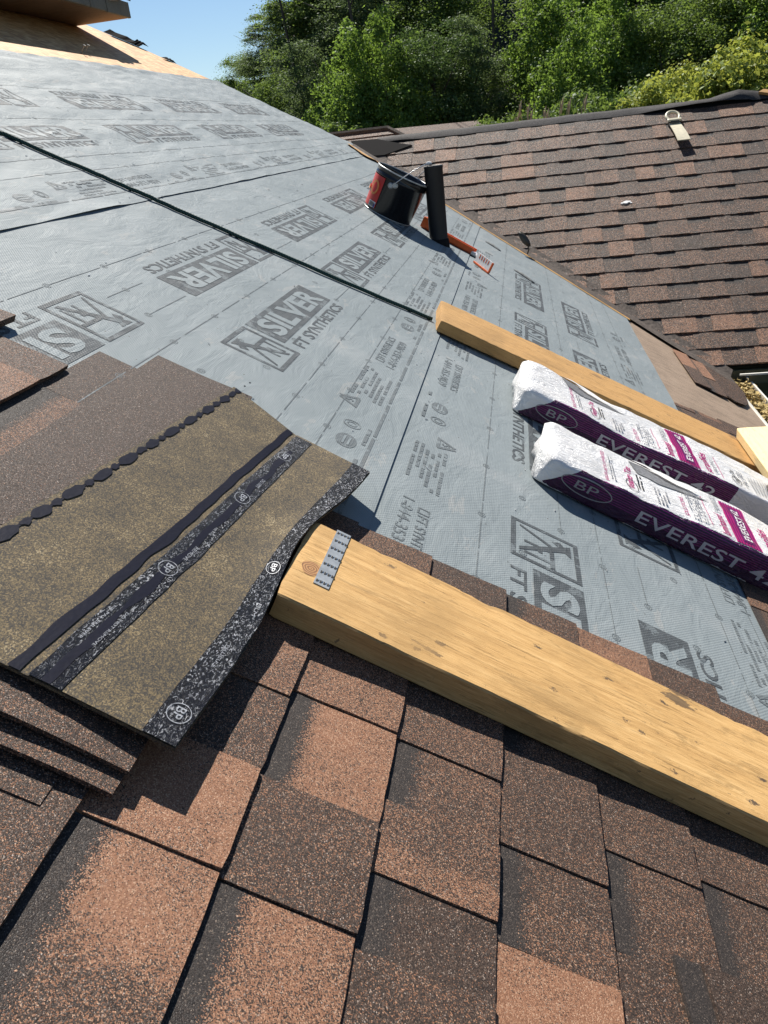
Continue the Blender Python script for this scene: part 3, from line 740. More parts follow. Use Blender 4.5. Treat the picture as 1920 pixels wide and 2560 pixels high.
# eave metal, gutter and what lies in it
bm = bmesh.new(); add_box(bm, (1.742, 2.0, -0.006), (0.012, 6.3, 0.012)); add_box(bm, (1.747, 2.0, -0.045), (0.006, 6.3, 0.07))
link('drip_edge', bm_mesh('drip_edge', bm), M['gutter'], main)
bm = bmesh.new(); prof = [(0.0, 0.0), (0.0, -0.11), (0.075, -0.11), (0.11, -0.05), (0.115, 0.0), (0.104, 0.002), (0.104, -0.006), (0.108, -0.05), (0.073, -0.104), (0.006, -0.104), (0.006, 0.0)]
Rm = Matrix.Rotation(-TH, 4, 'Y')
def gut(bm, x, y, z, ax):  # trough section in world orientation
    return None
e = RP(0, 1.752, -0.012)
for yv in (-1.0, 5.10):
    pass
ring = [[bm.verts.new(ROOF_M.inverted() @ Vector((e.x + a, yv, e.z + b))) for a, b in prof] for yv in (-1.0, 5.09)]
for i in range(len(prof)): j = (i + 1) % len(prof); bm.faces.new((ring[0][i], ring[0][j], ring[1][j], ring[1][i]))
g_ = link('gutter', bm_mesh('gutter', bm), M['gutter'], main)
bm = bmesh.new()
for i in range(2600):
    y = random.uniform(3.2, 5.07); c = Vector((e.x + random.uniform(.008, .10), y, e.z - 0.050 + random.uniform(0, .05)))
    vs = [ROOF_M.inverted() @ (c + Vector((random.gauss(0, .012), random.gauss(0, .014), random.gauss(0, .007)))) for _ in range(3)]
    bm.faces.new([bm.verts.new(p) for p in vs])
o = link('leaf_litter', bm_mesh('leaf_litter', bm), M['litter'], g_); o['kind'] = 'stuff'
# loose staples and crumbs on the sheets
bm = bmesh.new()
for i in range(150):
    y = random.uniform(1.45, 5.5); v = random.uniform(-1.7, .95)
    if v > 0.9 or y > ymax(v) - .3: continue
    hf = h_up if v < E0_ else (h_mid if v < E1_ else h_low)
    a = random.uniform(0, 3.1); l = random.choice([.006, .004, .010])
    add_box(bm, (v, y, hf(y, v) + .0018), (l, .0016, .0016), Matrix.Rotation(a, 3, 'Z'))
o = link('staples', bm_mesh('staples', bm), M['wire'], main); o['kind'] = 'stuff'
# body of the house below the main roof
wl = RP(0, 1.735, 0)
body = root('house_wall', 'olive siding wall in the shade under the eave at right', 'wall')
def wall(bm_list, x0, x1, y, z0, z1, axis):
    pass
zt = -0.95; z = zt; hh = 0.115; i = 0
while z > -4.6:
    if z > -3.2 or i % 1 == 0:
        bm = bmesh.new(); vs = [(0, 0), (0.012, 0), (0.020, -hh), (0, -hh)]
        ln = 6.5
        A_ = [bm.verts.new((1.22, 5.42 - a, z + b)) for a, b in vs]; B_ = [bm.verts.new((1.22 + ln, 5.42 - a, z + b)) for a, b in vs]
        for k2 in range(4): bm.faces.new((A_[k2], A_[(k2 + 1) % 4], B_[(k2 + 1) % 4], B_[k2]))
        link('siding_board', bm_mesh('siding_board', bm), M['siding'], body)
    z -= hh; i += 1
bm = bmesh.new(); add_box(bm, (1.22 + 3.25, 5.50, -2.75), (6.5, .12, 3.75)); link('wall_core', bm_mesh('wall_core', bm), M['siding'], body)
bm = bmesh.new(); add_box(bm, (1.16, 2.1, -2.8), (.12, 6.6, 3.6)); link('side_wall', bm_mesh('side_wall', bm), M['siding'], body)

# ------------------------------------------------------------------ gable roof behind
Y0 = 6.52
gab = root('gable_roof', 'brown mottled shingle roof behind the valley with a lifted black ridge strip', 'roof', (0, Y0, 0), (TH, 0, 0))
XR = 3.1
def xval(s): return -s * 1.0 * CT / 1.0 + 0.0      # valley: x = -(y - Y0)
SL = [-1.641, -1.497, -1.349, -1.203, -1.043, -.887, -.727, -.568, -.403, -.237, -.072, .092, .256, .425, .590, .760, .937, 1.10]
bm = bmesh.new()
A_ = [bm.verts.new(p) for p in ((-1.17 * CT, 1.17, 0), (1.62 * CT, -1.62, 0), (XR, -1.62, 0), (XR, 1.17, 0))]
B_ = [bm.verts.new((v.co.x, v.co.y, -0.03)) for v in A_]
bm.faces.new(A_); bm.faces.new(B_[::-1])
for i in range(4): bm.faces.new((A_[i], B_[i], B_[(i + 1) % 4], A_[(i + 1) % 4]))
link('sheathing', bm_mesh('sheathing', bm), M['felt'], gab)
bm = bmesh.new()
rz_ = 1.19 * ST; ry = 1.19 * CT
inv = Matrix.Rotation(-TH, 4, 'X')
for p in ((-1.9, ry, rz_), (XR, ry, rz_), (XR, ry + 2.2, rz_ - 1.3), (-1.9, ry + 2.2, rz_ - 1.3)): bm.verts.new(inv @ Vector(p))
bm.verts.ensure_lookup_table(); bm.faces.new(bm.verts[:4]); link('rear_slope', bm_mesh('rear_slope', bm), M['shingle_far'], gab)
rs = random.Random(21)
for kx in range(1, len(SL)):
    s0, s1 = SL[kx], SL[kx - 1]         # upper edge s0, lower edge s1 (local y is up the slope)
    xv = -(s0) * CT - 0.005
    x = xv; rz = rs.random() < .5
    while x < XR:
        if rz: wd = rs.choice([.10, .13, .16, .20, .24]); t = rs.choice([.20, .34, .40, .46, .70, .76, .50, .30, .42, .36])
        else: wd = rs.choice([.09, .12, .15, .19]); t = rs.choice([.14, .22, .32, .40, .36])
        x2 = min(x + wd, XR)
        if x2 - x > .03:
            me = rs.choice(TABS[(rz, 'shingle_far')])
            o = link('shingle', me, parent=gab, loc=(x, s0 + .004, 0.004), rot=(0, 0, -math.pi / 2), scale=((s0 - s1) + .004, x2 - x, 1.3))
            o['tone'] = t; o['tone_end'] = t + rs.uniform(-.1, .1); o['split'] = rs.uniform(.3, .7); o['band'] = 0.0 if rz else rs.choice([0.0, .22, .3])
        x = x2; rz = not rz
# ridge strip: a band of black roofing bent over the ridge, its right end curled up
V = []; Fc = []; n = 130
for i in range(n + 1):
    x = -0.80 + 3.03 * i / n
    lift = 0.006 + 0.005 * noise.noise(Vector((x * 3, 0, 1)))
    cu = max(0.0, (x - 1.25) / 0.9); lo_l = lift + (0.030 * math.sin(min(1, cu) * 2.6) if cu > 0 else 0) * (1 if x < 2.1 else .5)
    tip = 0.05 * max(0, 1 - abs(x - 2.02) / .22)
    w_ = 0.078 - 0.03 * min(1, max(0, (-x - 0.25) / .5))
    ys_ = [(1.19 - w_, lo_l + 0.004), (1.19 - w_ * .55, lo_l + .010 + tip * .4), (1.175, 0.014 + tip * .8), (1.20, 0.016 + tip)]
    for a, b in ys_: V.append((x, a + .008 * noise.noise(Vector((x * 6, a, 3))), b))
    V.append((x, 1.20 + 0.06, 0.026 + tip - 0.07)); V.append((x, 1.20 + .10, -0.08))
for i in range(n):
    for j in range(5): a = 6 * i + j; Fc.append((a, a + 6, a + 7, a + 1))
link('ridge_strip', mesh('ridge_strip', V, [f[::-1] for f in Fc], True), M['ridgecap'], gab)
# felt at ridge and valley junction, black to stand in for the shadow there
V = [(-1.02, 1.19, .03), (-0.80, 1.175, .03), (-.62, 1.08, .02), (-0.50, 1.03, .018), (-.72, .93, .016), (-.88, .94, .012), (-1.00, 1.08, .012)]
bm = bmesh.new(); add_prism(bm, [(a, b) for a, b, c in V], 0.010, 0.020); link('shadow_felt_flap', bm_mesh('shadow_felt_flap', bm), M['felt'], gab)
bm = bmesh.new(); add_prism(bm, [(2.16, 1.16), (2.20, 1.19), (2.9, 0.86), (2.9, .80)], 0.03, 0.05)
link('bare_board', bm_mesh('bare_board', bm), M['plank2'], gab)
# eave of the gable roof: fascia and trough coloured dark for the shade there
e2 = inv @ Vector((0, -1.66 * CT, -1.66 * ST))
bm = bmesh.new(); Ey, Ez = -1.655 * CT, -1.655 * ST - 0.02
ring = [[bm.verts.new(inv @ Vector((xx, Ey - a, Ez + b))) for a, b in prof] for xx in (1.60, XR)]
for i in range(len(prof)): j = (i + 1) % len(prof); bm.faces.new((ring[0][i], ring[0][j], ring[1][j], ring[1][i]))
link('gutter', bm_mesh('gutter', bm), M['siding'], gab)
bm = bmesh.new(); add_box(bm, inv @ Vector((1.55 + (XR - 1.55) / 2, Ey - .112, Ez + .006)), (XR - 1.55, .014, .010), Matrix.Rotation(-TH, 3, 'X')); link('gutter_lip', bm_mesh('gutter_lip', bm), M['gutter'], gab)
bm = bmesh.new()
for p, s in (((2.3, Ey + .012, Ez - .075), (1.7, .02, .15)),):
    add_box(bm, inv @ Vector(p), s, Matrix.Rotation(-TH, 3, 'X'))
link('fascia_board', bm_mesh('fascia_board', bm), M['siding'], gab)

# roof anchor: strap with an oval ring
GM = Matrix.Translation((0, Y0, 0)) @ Matrix.Rotation(TH, 4, 'X')
def on_gab(x, s, z): return GM @ Vector((x, s, z))
anc = root('roof_anchor', 'cream metal roof anchor with a ring, on the brown shingles below the ridge', 'anchor', on_gab(1.525, .80, .012), (TH, 0, 0.10))
bm = bmesh.new(); rows_ = 10; A_ = []
for i in range(rows_ + 1):
    t = i / rows_; yy = 0.09 - 0.25 * t; zz = 0.012 + 0.022 * math.sin(t * math.pi * .55) + 0.010 * t
    A_.append([bm.verts.new((sx * (.034 + .004 * t), yy, zz + dz)) for sx, dz in ((-1, 0), (1, 0), (1, -.006), (-1, -.006))])
for a, b in zip(A_, A_[1:]):
    for k2 in range(4): bm.faces.new((a[k2], a[(k2 + 1) % 4], b[(k2 + 1) % 4], b[k2]))
bm.faces.new(A_[0]); bm.faces.new(A_[-1][::-1])
link('strap', bm_mesh('strap', bm), M['anchor'], anc); anc.scale = (1.2, 1.2, 1.3)
bm = bmesh.new(); add_tube(bm, [(0.040 * math.cos(t), .145 + .046 * math.sin(t), .022 + .004 * math.sin(t)) for t in [2 * math.pi * q / 20 for q in range(20)]], 0.009, 8, closed=True)
link('ring', bm_mesh('ring', bm, True), M['anchor'], anc)
bm = bmesh.new(); add_bev_box(bm, (0, .098, .026), (.086, .022, .014), .003); link('ring_hinge', bm_mesh('ring_hinge', bm), M['anchor'], anc)
bm = bmesh.new(); add_box(bm, (0, .078, .024), (.05, .016, .004)); link('strap_slot', bm_mesh('strap_slot', bm), M['dark'], anc)
bm = bmesh.new()
for (dx, dy, r) in ((0, 0, .022), (.022, .006, .016), (-.02, -.004, .013), (.038, -.006, .009), (.01, .012, .012)):
    add_prism(bm, [(dx + r * math.cos(a) * random.uniform(.75, 1.15), dy + .6 * r * math.sin(a) * random.uniform(.75, 1.15)) for a in [2 * math.pi * q / 9 for q in range(9)]], 0, .004 + .006 * r / .022)
tag(link('bird_dropping', bm_mesh('bird_dropping', bm), M['white'], None, on_gab(1.075, -.005, .013), (TH, 0, 0)), 'small white bird dropping splashed in the middle of the brown gable roof', 'dropping')

# leaf-shaped dark disc on its stem at the valley
lf = root('dry_leaf', 'small dark oval leaf standing on its stem at the valley edge, right of the pipe', 'leaf', RP(5.98, .43, .012))
bm = bmesh.new(); add_tube(bm, [(0, 0, 0), (.012, 0, .03), (.006, 0, .055)], .005, 6); link('stem', bm_mesh('stem', bm), M['brownleaf'], lf)
bm = bmesh.new(); A_ = [bm.verts.new((-.015 + .026 * math.cos(a) - .03 * math.sin(a), .01 * math.cos(a), .098 + .054 * math.sin(a))) for a in [2 * math.pi * q / 18 for q in range(18)]]
c_ = bm.verts.new((-.015, -.008, .098))
for i in range(18): bm.faces.new((A_[i], A_[(i + 1) % 18], c_))
me = bm_mesh('blade', bm, True); o = link('blade', me, M['brownleaf'], lf)
so_ = o.modifiers.new('t', 'SOLIDIFY'); so_.thickness = .003

# ------------------------------------------------------------------ overhanging eave at top left
ev = root('upper_eave', 'weathered roof overhang with plywood soffit and grey fascia above the orange boards', 'eave')
EY, EX, EZ = 6.38, -2.262, 1.545
bm = bmesh.new(); add_box(bm, (EX - .45, EY - .34, EZ + .006), (.90, .66, .012)); link('soffit_panel', bm_mesh('soffit_panel', bm), M['soffit'], ev)
bm = bmesh.new(); add_box(bm, (EX - .45, EY - 2.69, EZ + .003), (.90, 4.0, .012)); link('soffit_panel', bm_mesh('soffit_panel', bm), M['soffit'], ev)
y = EY
for i in range(14):
    l = random.uniform(.16, .42)
    bm = bmesh.new(); add_bev_box(bm, (EX + .012 + random.uniform(-.003, .003), y - l / 2, EZ + .048 + random.uniform(-.004, .004)), (.022, l - .012, .095), .004)
    link('fascia_board', bm_mesh('fascia_board', bm), M['fascia'], ev); y -= l
bm = bmesh.new(); add_box(bm, (EX - .44, EY - .012, EZ + .05), (.86, .02, .10)); link('end_board', bm_mesh('end_board', bm), M['soffit'], ev)
bm = bmesh.new()
for a, b in ((0, 0),):
    vs = [(EX + .03, EZ + .10), (EX - .95, EZ + .10 + .55), (EX - .95, EZ + .14 + .55), (EX + .03, EZ + .125)]
    A_ = [bm.verts.new((p, EY + .02, q)) for p, q in vs]; B_ = [bm.verts.new((p, EY - 4.6, q)) for p, q in vs]
    for i in range(4): bm.faces.new((A_[i], A_[(i + 1) % 4], B_[(i + 1) % 4], B_[i]))
    bm.faces.new(A_); bm.faces.new(B_[::-1])
o = link('roof_edge', bm_mesh('roof_edge', bm), M['shingle_far'], ev); o['tone'] = .25; o['tone_end'] = .25; o['split'] = .5; o['band'] = 0.0
for i in range(3):
    bm = bmesh.new(); add_bev_box(bm, (EX + .03, EY - .18 - .07 * i, EZ + .11), (.05, .05, .05 + .02 * i), .012, Matrix.Rotation(.4 * i, 3, 'X'))
    link('crumpled_flashing', bm_mesh('crumpled_flashing', bm), M['zinc'], ev)

# ------------------------------------------------------------------ roof of the house further back
br = root('back_roof', 'small brown hip roof peak showing behind the ridge, left of the pipe', 'roof')
def hipf(bm, pts, th=.012):
    a = [bm.verts.new(p) for p in pts]; b = [bm.verts.new(Vector(p) - Vector((0, 0, th))) for p in pts]
    bm.faces.new(a); bm.faces.new(b[::-1])
    for i in range(len(a)): bm.faces.new((a[i], b[i], b[(i + 1) % len(a)], a[(i + 1) % len(a)]))
by, bz = 10.6, 0.705
for i in range(9):
    z1 = bz - i * .062; z0 = z1 - .066; y1_ = by - i * .115; y0_ = y1_ - .123
    xr1, xr0 = -1.13 + i * .118, -1.13 + (i + 1) * .124
    x = -3.6 + (i % 2) * .3
    while x < xr1:
        x2 = x + random.choice([.3, .5, .7]); x2e = min(x2, xr1)
        bm = bmesh.new()
        hipf(bm, [(x, y1_, z1), (x, y0_, z0 + .012), (xr0 if x2 >= xr1 else x2e, y0_, z0 + .012), (x2e, y1_, z1)])
        o = link('shingle', bm_mesh('shingle', bm), M['shingle_far'], br)
        o['tone'] = random.choice([.3, .4, .5]); o['tone_end'] = .4; o['split'] = .5; o['band'] = 0.0
        x = x2
bm = bmesh.new(); hipf(bm, [(-1.13, by, bz), (-.02, by - 1.05, bz - .57), (.9, by + .6, bz - .57), (-.2, by + 2.5, bz)]); o = link('hip_slope', bm_mesh('hip_slope', bm), M['shingle_far'], br); o['tone'] = .35; o['tone_end'] = .35; o['split'] = .5; o['band'] = 0.0
bm = bmesh.new(); add_tube(bm, [(-3.6, by, bz + .01), (-1.13, by, bz + .01), (-.02, by - 1.05, bz - .555)], .03, 6); link('hip_cap', bm_mesh('hip_cap', bm), M['flashing'], br)

# ------------------------------------------------------------------ planks
def plank_mesh(Ln, Wd, T, seed, rough_end=0.01, wear=0.004):
    """X along the grain, Y across, Z up; a worn rectangular board"""
    r = 0.0025; prof_ = []
    for (cx, cy, a0) in ((Wd / 2 - r, T - r, 0), (-Wd / 2 + r, T - r, 90), (-Wd / 2 + r, r, 180), (Wd / 2 - r, r, 270)):
        for s in range(2): a = math.radians(a0 + 90 * s); prof_.append((cx + r * math.cos(a), cy + r * math.sin(a)))
    pr = []
    for i in range(len(prof_)):      # add points along the flats
        p, q = prof_[i], prof_[(i + 1) % len(prof_)]
        pr.append(p); d = math.hypot(q[0] - p[0], q[1] - p[1]); k = int(d / 0.03)
        for j in range(1, k): pr.append((p[0] + (q[0] - p[0]) * j / k, p[1] + (q[1] - p[1]) * j / k))
    n = int(Ln / 0.012); V = []; Fc = []; m_ = len(pr)
    for i in range(n + 1):
        x = Ln * i / n
        for (py, pz) in pr:
            ed = 1.5 if (abs(abs(py) - Wd / 2) < .012 and pz > T * .6) else 0.25
            k1 = noise.noise(Vector((x * 9, py * 30 + seed * 7, pz * 30))); k2 = noise.noise(Vector((x * 45, py * 60 + seed, pz * 60)))
            y_, z_ = py - math.copysign(1, py) * max(0, k1 * .35 + k2 * .8 - .1) * wear * ed, pz - max(0, k1 + k2 * .6) * wear * .7 * ed * (1 if pz > T / 2 else 0)
            xx = x
            if i == 0: xx += rough_end * .35 * abs(noise.noise(Vector((py * 14, pz * 30, seed)))) + .004 * (abs(py) / (Wd / 2)) ** 6
            if i in (0, n): y_ *= .988; z_ = T / 2 + (z_ - T / 2) * .93
            V.append((xx, y_, z_))
    for i in range(n):
        for j in range(m_): a = i * m_ + j; b = i * m_ + (j + 1) % m_; Fc.append((a, b, b + m_, a + m_))
    Fc.append(tuple(range(m_))[::-1]); Fc.append(tuple(range(n * m_, n * m_ + m_)))
    me = mesh('board', V, [f[::-1] for f in Fc], True)
    bm = bmesh.new(); bm.from_mesh(me); bmesh.ops.recalc_face_normals(bm, faces=bm.faces)
    for e in bm.edges:
        if len(e.link_faces) == 2 and e.link_faces[0].normal.angle(e.link_faces[1].normal, 0) > .5: e.smooth = False
    bm.to_mesh(me); bm.free()
    return me
def lay(o, y, v, w, yaw=0.0):
    o.matrix_world = Matrix.Translation(RP(y, v, w)) @ ROOF_M @ Matrix.Rotation(yaw, 4, 'Z')
p1 = root('wooden_plank', 'worn yellow plank with a punched metal plate, lying on the brown shingles in front', 'plank', group='planks on the roof')
lay(p1, 1.068, -.026, Z0 + .008, -0.006)
link('board', plank_mesh(1.9, .232, .040, 1, .01, .0028), M['plank'], p1)
bm = bmesh.new(); add_box(bm, (.053, .031, .0408), (.024, .172, .0016))
npl = link('nail_plate', bm_mesh('nail_plate', bm), M['zinc'], p1)
bm = bmesh.new()
for i in range(7):
    for j in range(4):
        cx, cy = .0445 + j * .0057 + (i % 2) * .001, -.046 + i * .0256
        add_box(bm, (cx, cy, .0417), (.0026, .0062, .0012)); 
for_slots = bm_mesh('punched_slot', bm); o = link('punched_slots', for_slots, M['dark'], npl); o['kind'] = 'stuff'
bm = bmesh.new()
for i in range(7):
    for j in range(4):
        cx, cy = .0445 + j * .0057 + (i % 2) * .001, -.046 + i * .0256
        add_box(bm, (cx + .0014, cy + .002, .0421), (.0012, .0050, .0022))
o = link('punched_teeth', bm_mesh('punched_teeth', bm), M['zinc'], npl); o['kind'] = 'stuff'
# round knot by the plate
bm = bmesh.new()
c_ = bm.verts.new((.030, -.022, .0406)); A_ = [bm.verts.new((.030 + .015 * math.cos(a) * (1 + .12 * math.sin(3 * a)), -.022 + .019 * math.sin(a), .0403)) for a in [2 * math.pi * q / 16 for q in range(16)]]
for i in range(16): bm.faces.new((c_, A_[i], A_[(i + 1) % 16]))
def knot_mat():
    m, nt, b = new_mat('knot'); C = objco(nt)
    v = N(nt, 'ShaderNodeTexWave', wave_type='RINGS', rings_direction='Z'); v.inputs['Scale'].default_value = 70; v.inputs['Distortion'].default_value = 4; L(nt, mapping(nt, C, loc=(-.030, .022, 0)), v.inputs[0])
    L(nt, ramp(nt, v.outputs['Fac'], [(0.1, (.17, .075, .025)), (.6, (.34, .16, .055)), (1, (.42, .22, .08))]), b.inputs['Base Color']); b.inputs['Roughness'].default_value = .7
    return m
link('knot', bm_mesh('knot', bm), knot_mat(), p1)
p2 = root('wooden_plank', 'golden plank lying beyond the two shingle packs, its left end at the rope', 'plank', group='planks on the roof')
lay(p2, 3.015, .03, .012, 0.085)
link('board', plank_mesh(1.42, .31, .040, 2, .03, .003), M['plank2'], p2)
p3 = root('wooden_plank', 'bright pale pine plank set level near the eave at the right edge', 'plank', group='planks on the roof')
P3 = RP(3.26, 1.261, .09) - Vector((0, 0, .04))
p3.matrix_world = Matrix.Translation(P3 + Vector((.13, 0, 0))) @ Matrix.Rotation(-math.pi / 2, 4, 'Z') @ Matrix.Rotation(0.0, 4, 'X')
link('board', plank_mesh(1.3, .26, .040, 3, .01, .002), M['plank3'], p3)

# ------------------------------------------------------------------ shingle packs
def pack_mesh(Ln, Wd, T, seed):
    """x along, y across from the near side (0), z up"""
    r = 0.016; pr = []
    for (cy, cz, a0, rr) in ((Wd - r, r * .6, -90, r * .6), (Wd - r, T - r, 0, r), (r, T - r, 90, r), (r, r * .6, 180, r * .6)):
        for s in range(5): a = math.radians(a0 + 22.5 * s); pr.append((cy + rr * math.cos(a), cz + rr * math.sin(a)))
    out = []
    for i in range(len(pr)):
        p, q = pr[i], pr[(i + 1) % len(pr)]; out.append(p); d = math.hypot(q[0] - p[0], q[1] - p[1]); k = int(d / .012)
        for j in range(1, k): out.append((p[0] + (q[0] - p[0]) * j / k, p[1] + (q[1] - p[1]) * j / k))
    n = int(Ln / .011); V = []; Fc = []; m_ = len(out)
    for i in range(n + 1):
        x = Ln * i / n; e_ = min(x, Ln - x)
        k = 1 - 0.10 * math.exp(-e_ / .008)
        for (py, pz) in out:
            a = noise.noise(Vector((x * 7, py * 9, pz * 12 + seed))) * .005 + noise.noise(Vector((x * 22, py * 30, pz * 30 + seed))) * .0028
            top = 1 if pz > T * .8 else .35
            yy = Wd / 2 + (py - Wd / 2) * k; zz = pz * (1 - .14 * math.exp(-e_ / .010)) + a * top
            yy += a * (.9 if pz < T * .9 else .2)
            # slump across the pack
            zz += 0.006 * math.sin(x * 9 + seed) * (1 if pz > T * .5 else 0)
            xx = x + (0.012 * noise.noise(Vector((py * 12, pz * 20, seed * 3))) if i in (0, n) else 0)
            V.append((xx, yy, max(0.0005, zz)))
    for i in range(n):
        for j in range(m_): a = i * m_ + j; b = i * m_ + (j + 1) % m_; Fc.append((a, b, b + m_, a + m_))
    ca = len(V); V.append((-.006, Wd / 2, T * .42)); V.append((Ln + .006, Wd / 2, T * .42))
    for j in range(m_): Fc.append((ca, (j + 1) % m_, j)); Fc.append((ca + 1, n * m_ + j, n * m_ + (j + 1) % m_))
    me = mesh('wrapper', V, Fc, True)
    bm = bmesh.new(); bm.from_mesh(me); bmesh.ops.recalc_face_normals(bm, faces=bm.faces); bm.to_mesh(me); bm.free()
    return me
from mathutils.bvhtree import BVHTree
def snap_print(fl, name, me, axis, mats, parent, lift=0.0010):
    """press flat print on the wrapper: axis 'side' maps (x, z) on the near side, 'top' maps (x, y) on the top"""
    bv = BVHTree.FromPolygons([v.co[:] for v in me.vertices], [p.vertices[:] for p in me.polygons])
    def fn(a, b):
        if axis == 'side': hit = bv.ray_cast(Vector((a, -0.3, b)), Vector((0, 1, 0))); d = Vector((0, -1, 0))
        else: hit = bv.ray_cast(Vector((a, b, 0.4)), Vector((0, 0, -1))); d = Vector((0, 0, 1))
        if hit[0] is None: return (Vector((a, 0, b)) if axis == 'side' else Vector((a, b, .08))), d
        return hit[0], d
    return fl.place(name, fn, mats, parent, lift)
def side_print():
    s = Flat()
    t = Flat(); f = Flat()
    s.ring(.120, .044, .068, .024, .0028, 0, 30); s.text('BP', .090, .033, .150, .055, 0, .0)
    t.text('EVEREST 42', .262, .022, .648, .054, 0, .008)
    f.scribble(.86, .02, .985, .06, 4, 0, 4, .6)
    return (('brand_logo', s.cut(.012), M['inkgrey']), ('product_name', t.cut(.012), M['inksilver']), ('fine_print', f.cut(.012), M['inkgrey']))
def turn(s, x0, y0, body, ln, ht, layer, bold=0.0):
    """text on the top reading across the pack, letter tops towards the upslope end"""
    V, Fc = text2d(body, bold); n = len(s.V)
    s.V += [(x0 - b * ht, y0 + a * ln) for a, b in V]
    for f in Fc: s.F.append(tuple(n + i for i in f)); s.Lr.append(layer)
def vscrib(s, x0, x1, y0, y1, rows, layer, seed):
    t = Flat(); t.scribble(y0, x0, y1, x1, rows, layer, seed)
    n = len(s.V); s.V += [(b, a) for a, b in t.V]
    for f, l in zip(t.F, t.Lr): s.F.append(tuple(n + i for i in f)); s.Lr.append(l)
def top_print(Wd):
    s = Flat()        # layers: 0 pink, 1 black, 2 purple, 3 white, 4 grey
    turn(s, .165, .03, 'BEAUX-ARTS LAMINATED', .20, .010, 0); vscrib(s, .170, .185, .05, .2, 2, 4, 1)
    s.ring(.232, .075, .017, .045, .0022, 1, 20); turn(s, .240, .05, 'Weather-Tite', .15, .020, 0, .01)
    vscrib(s, .25, .268, .05, .17, 2, 1, 2); vscrib(s, .292, .332, .03, .12, 4, 4, 3)
    turn(s, .382, .03, 'SOLUTIONS', .12, .012, 0); vscrib(s, .388, .43, .03, .20, 6, 4, 5)
    s.rect(.444, .04, .446, .22, 0)
    turn(s, .492, .02, 'laminated', .12, .026, 0, .01); turn(s, .490, .16, 'SHINGLES', .10, .018, 4)
    s.rect(.505, .012, .575, Wd - .03, 0)
    for k in range(8): s.rect(.509 + k * .008, .014, .5125 + k * .008, Wd - .032, 2)
    s.rect(.528, .03, .556, Wd - .05, 2); turn(s, .554, .04, 'EVEREST 42', Wd - .10, .022, 3, .012)
    turn(s, .622, .03, 'stratifi\u00e9s', .15, .028, 0, .01); turn(s, .640, .05, 'BARDEAUX', .10, .012, 4); s.rect(.655, .03, .657, .2, 0)
    s.ring(.705, .06, .014, .035, .002, 1, 16); turn(s, .715, .04, 'Weather-Tite', .11, .018, 1, .01); vscrib(s, .72, .742, .04, .15, 3, 4, 6)
    for i in range(12): s.rect(.76 + i * .012, .02 + .004 * i, .763 + i * .012, .14 + .006 * i, 4)
    s.poly([(.83, .12), (.88, .08), (.90, .15), (.87, .17), (.91, .20), (.86, .21), (.84, .17)], 1); s.poly([(.92, .14), (.95, .10), (.97, .16), (.94, .19)], 1)
    vscrib(s, .955, .985, .03, .2, 4, 4, 7)
    return s.cut(.014)
def make_pack(label, y, v, yaw, Wd, end, seed, tearx):
    p = root('shingle_bundle', label, 'bundle', group='wrapped shingle packs')
    lay(p, y, v, .0065, yaw)
    me = pack_mesh(1.0, Wd, .083, seed); wobj = link('wrapper', me, M['wrapper'], p); wobj['print_end'] = end
    for nm_, fl_, mt_ in side_print():
        o = snap_print(fl_, nm_, me, 'side', [mt_], p)
        if nm_ == 'fine_print': o['kind'] = 'stuff'
    o = snap_print(top_print(Wd), 'top_print', me, 'top', [M['inkpink'], M['inkblack'], M['inkpurple'], M['labelwhite'], M['inkgrey']], p); o['kind'] = 'stuff'
    tf = Flat(); tf.poly([(tearx, Wd - .03), (tearx + .02, Wd - .10), (tearx + .075, Wd - .115), (tearx + .14, Wd - .10), (tearx + .23, Wd - .085), (tearx + .16, Wd - .07), (tearx + .10, Wd - .055), (tearx + .05, Wd - .028)]); tf.cut(.014)
    snap_print(tf, 'torn_opening', me, 'top', [M['tear']], p, .0022)
    fl = Flat(); fl.poly([(tearx + .005, Wd - .03), (tearx + .05, Wd - .028), (tearx + .10, Wd - .055), (tearx + .16, Wd - .07), (tearx + .20, Wd - .06), (tearx + .12, Wd - .02), (tearx + .05, Wd - .012)]); fl.cut(.014)
    o = snap_print(fl, 'torn_flap', me, 'top', [M['labelwhite']], p, .007)
    return p
make_pack('nearer white and purple shingle pack, right in front of the other pack', 1.925, .405, -0.012, .285, .80, 3, .24)
make_pack('farther white and purple shingle pack, between the golden plank and the other pack', 2.400, .345, 0.010, .325, .70, 8, .13)

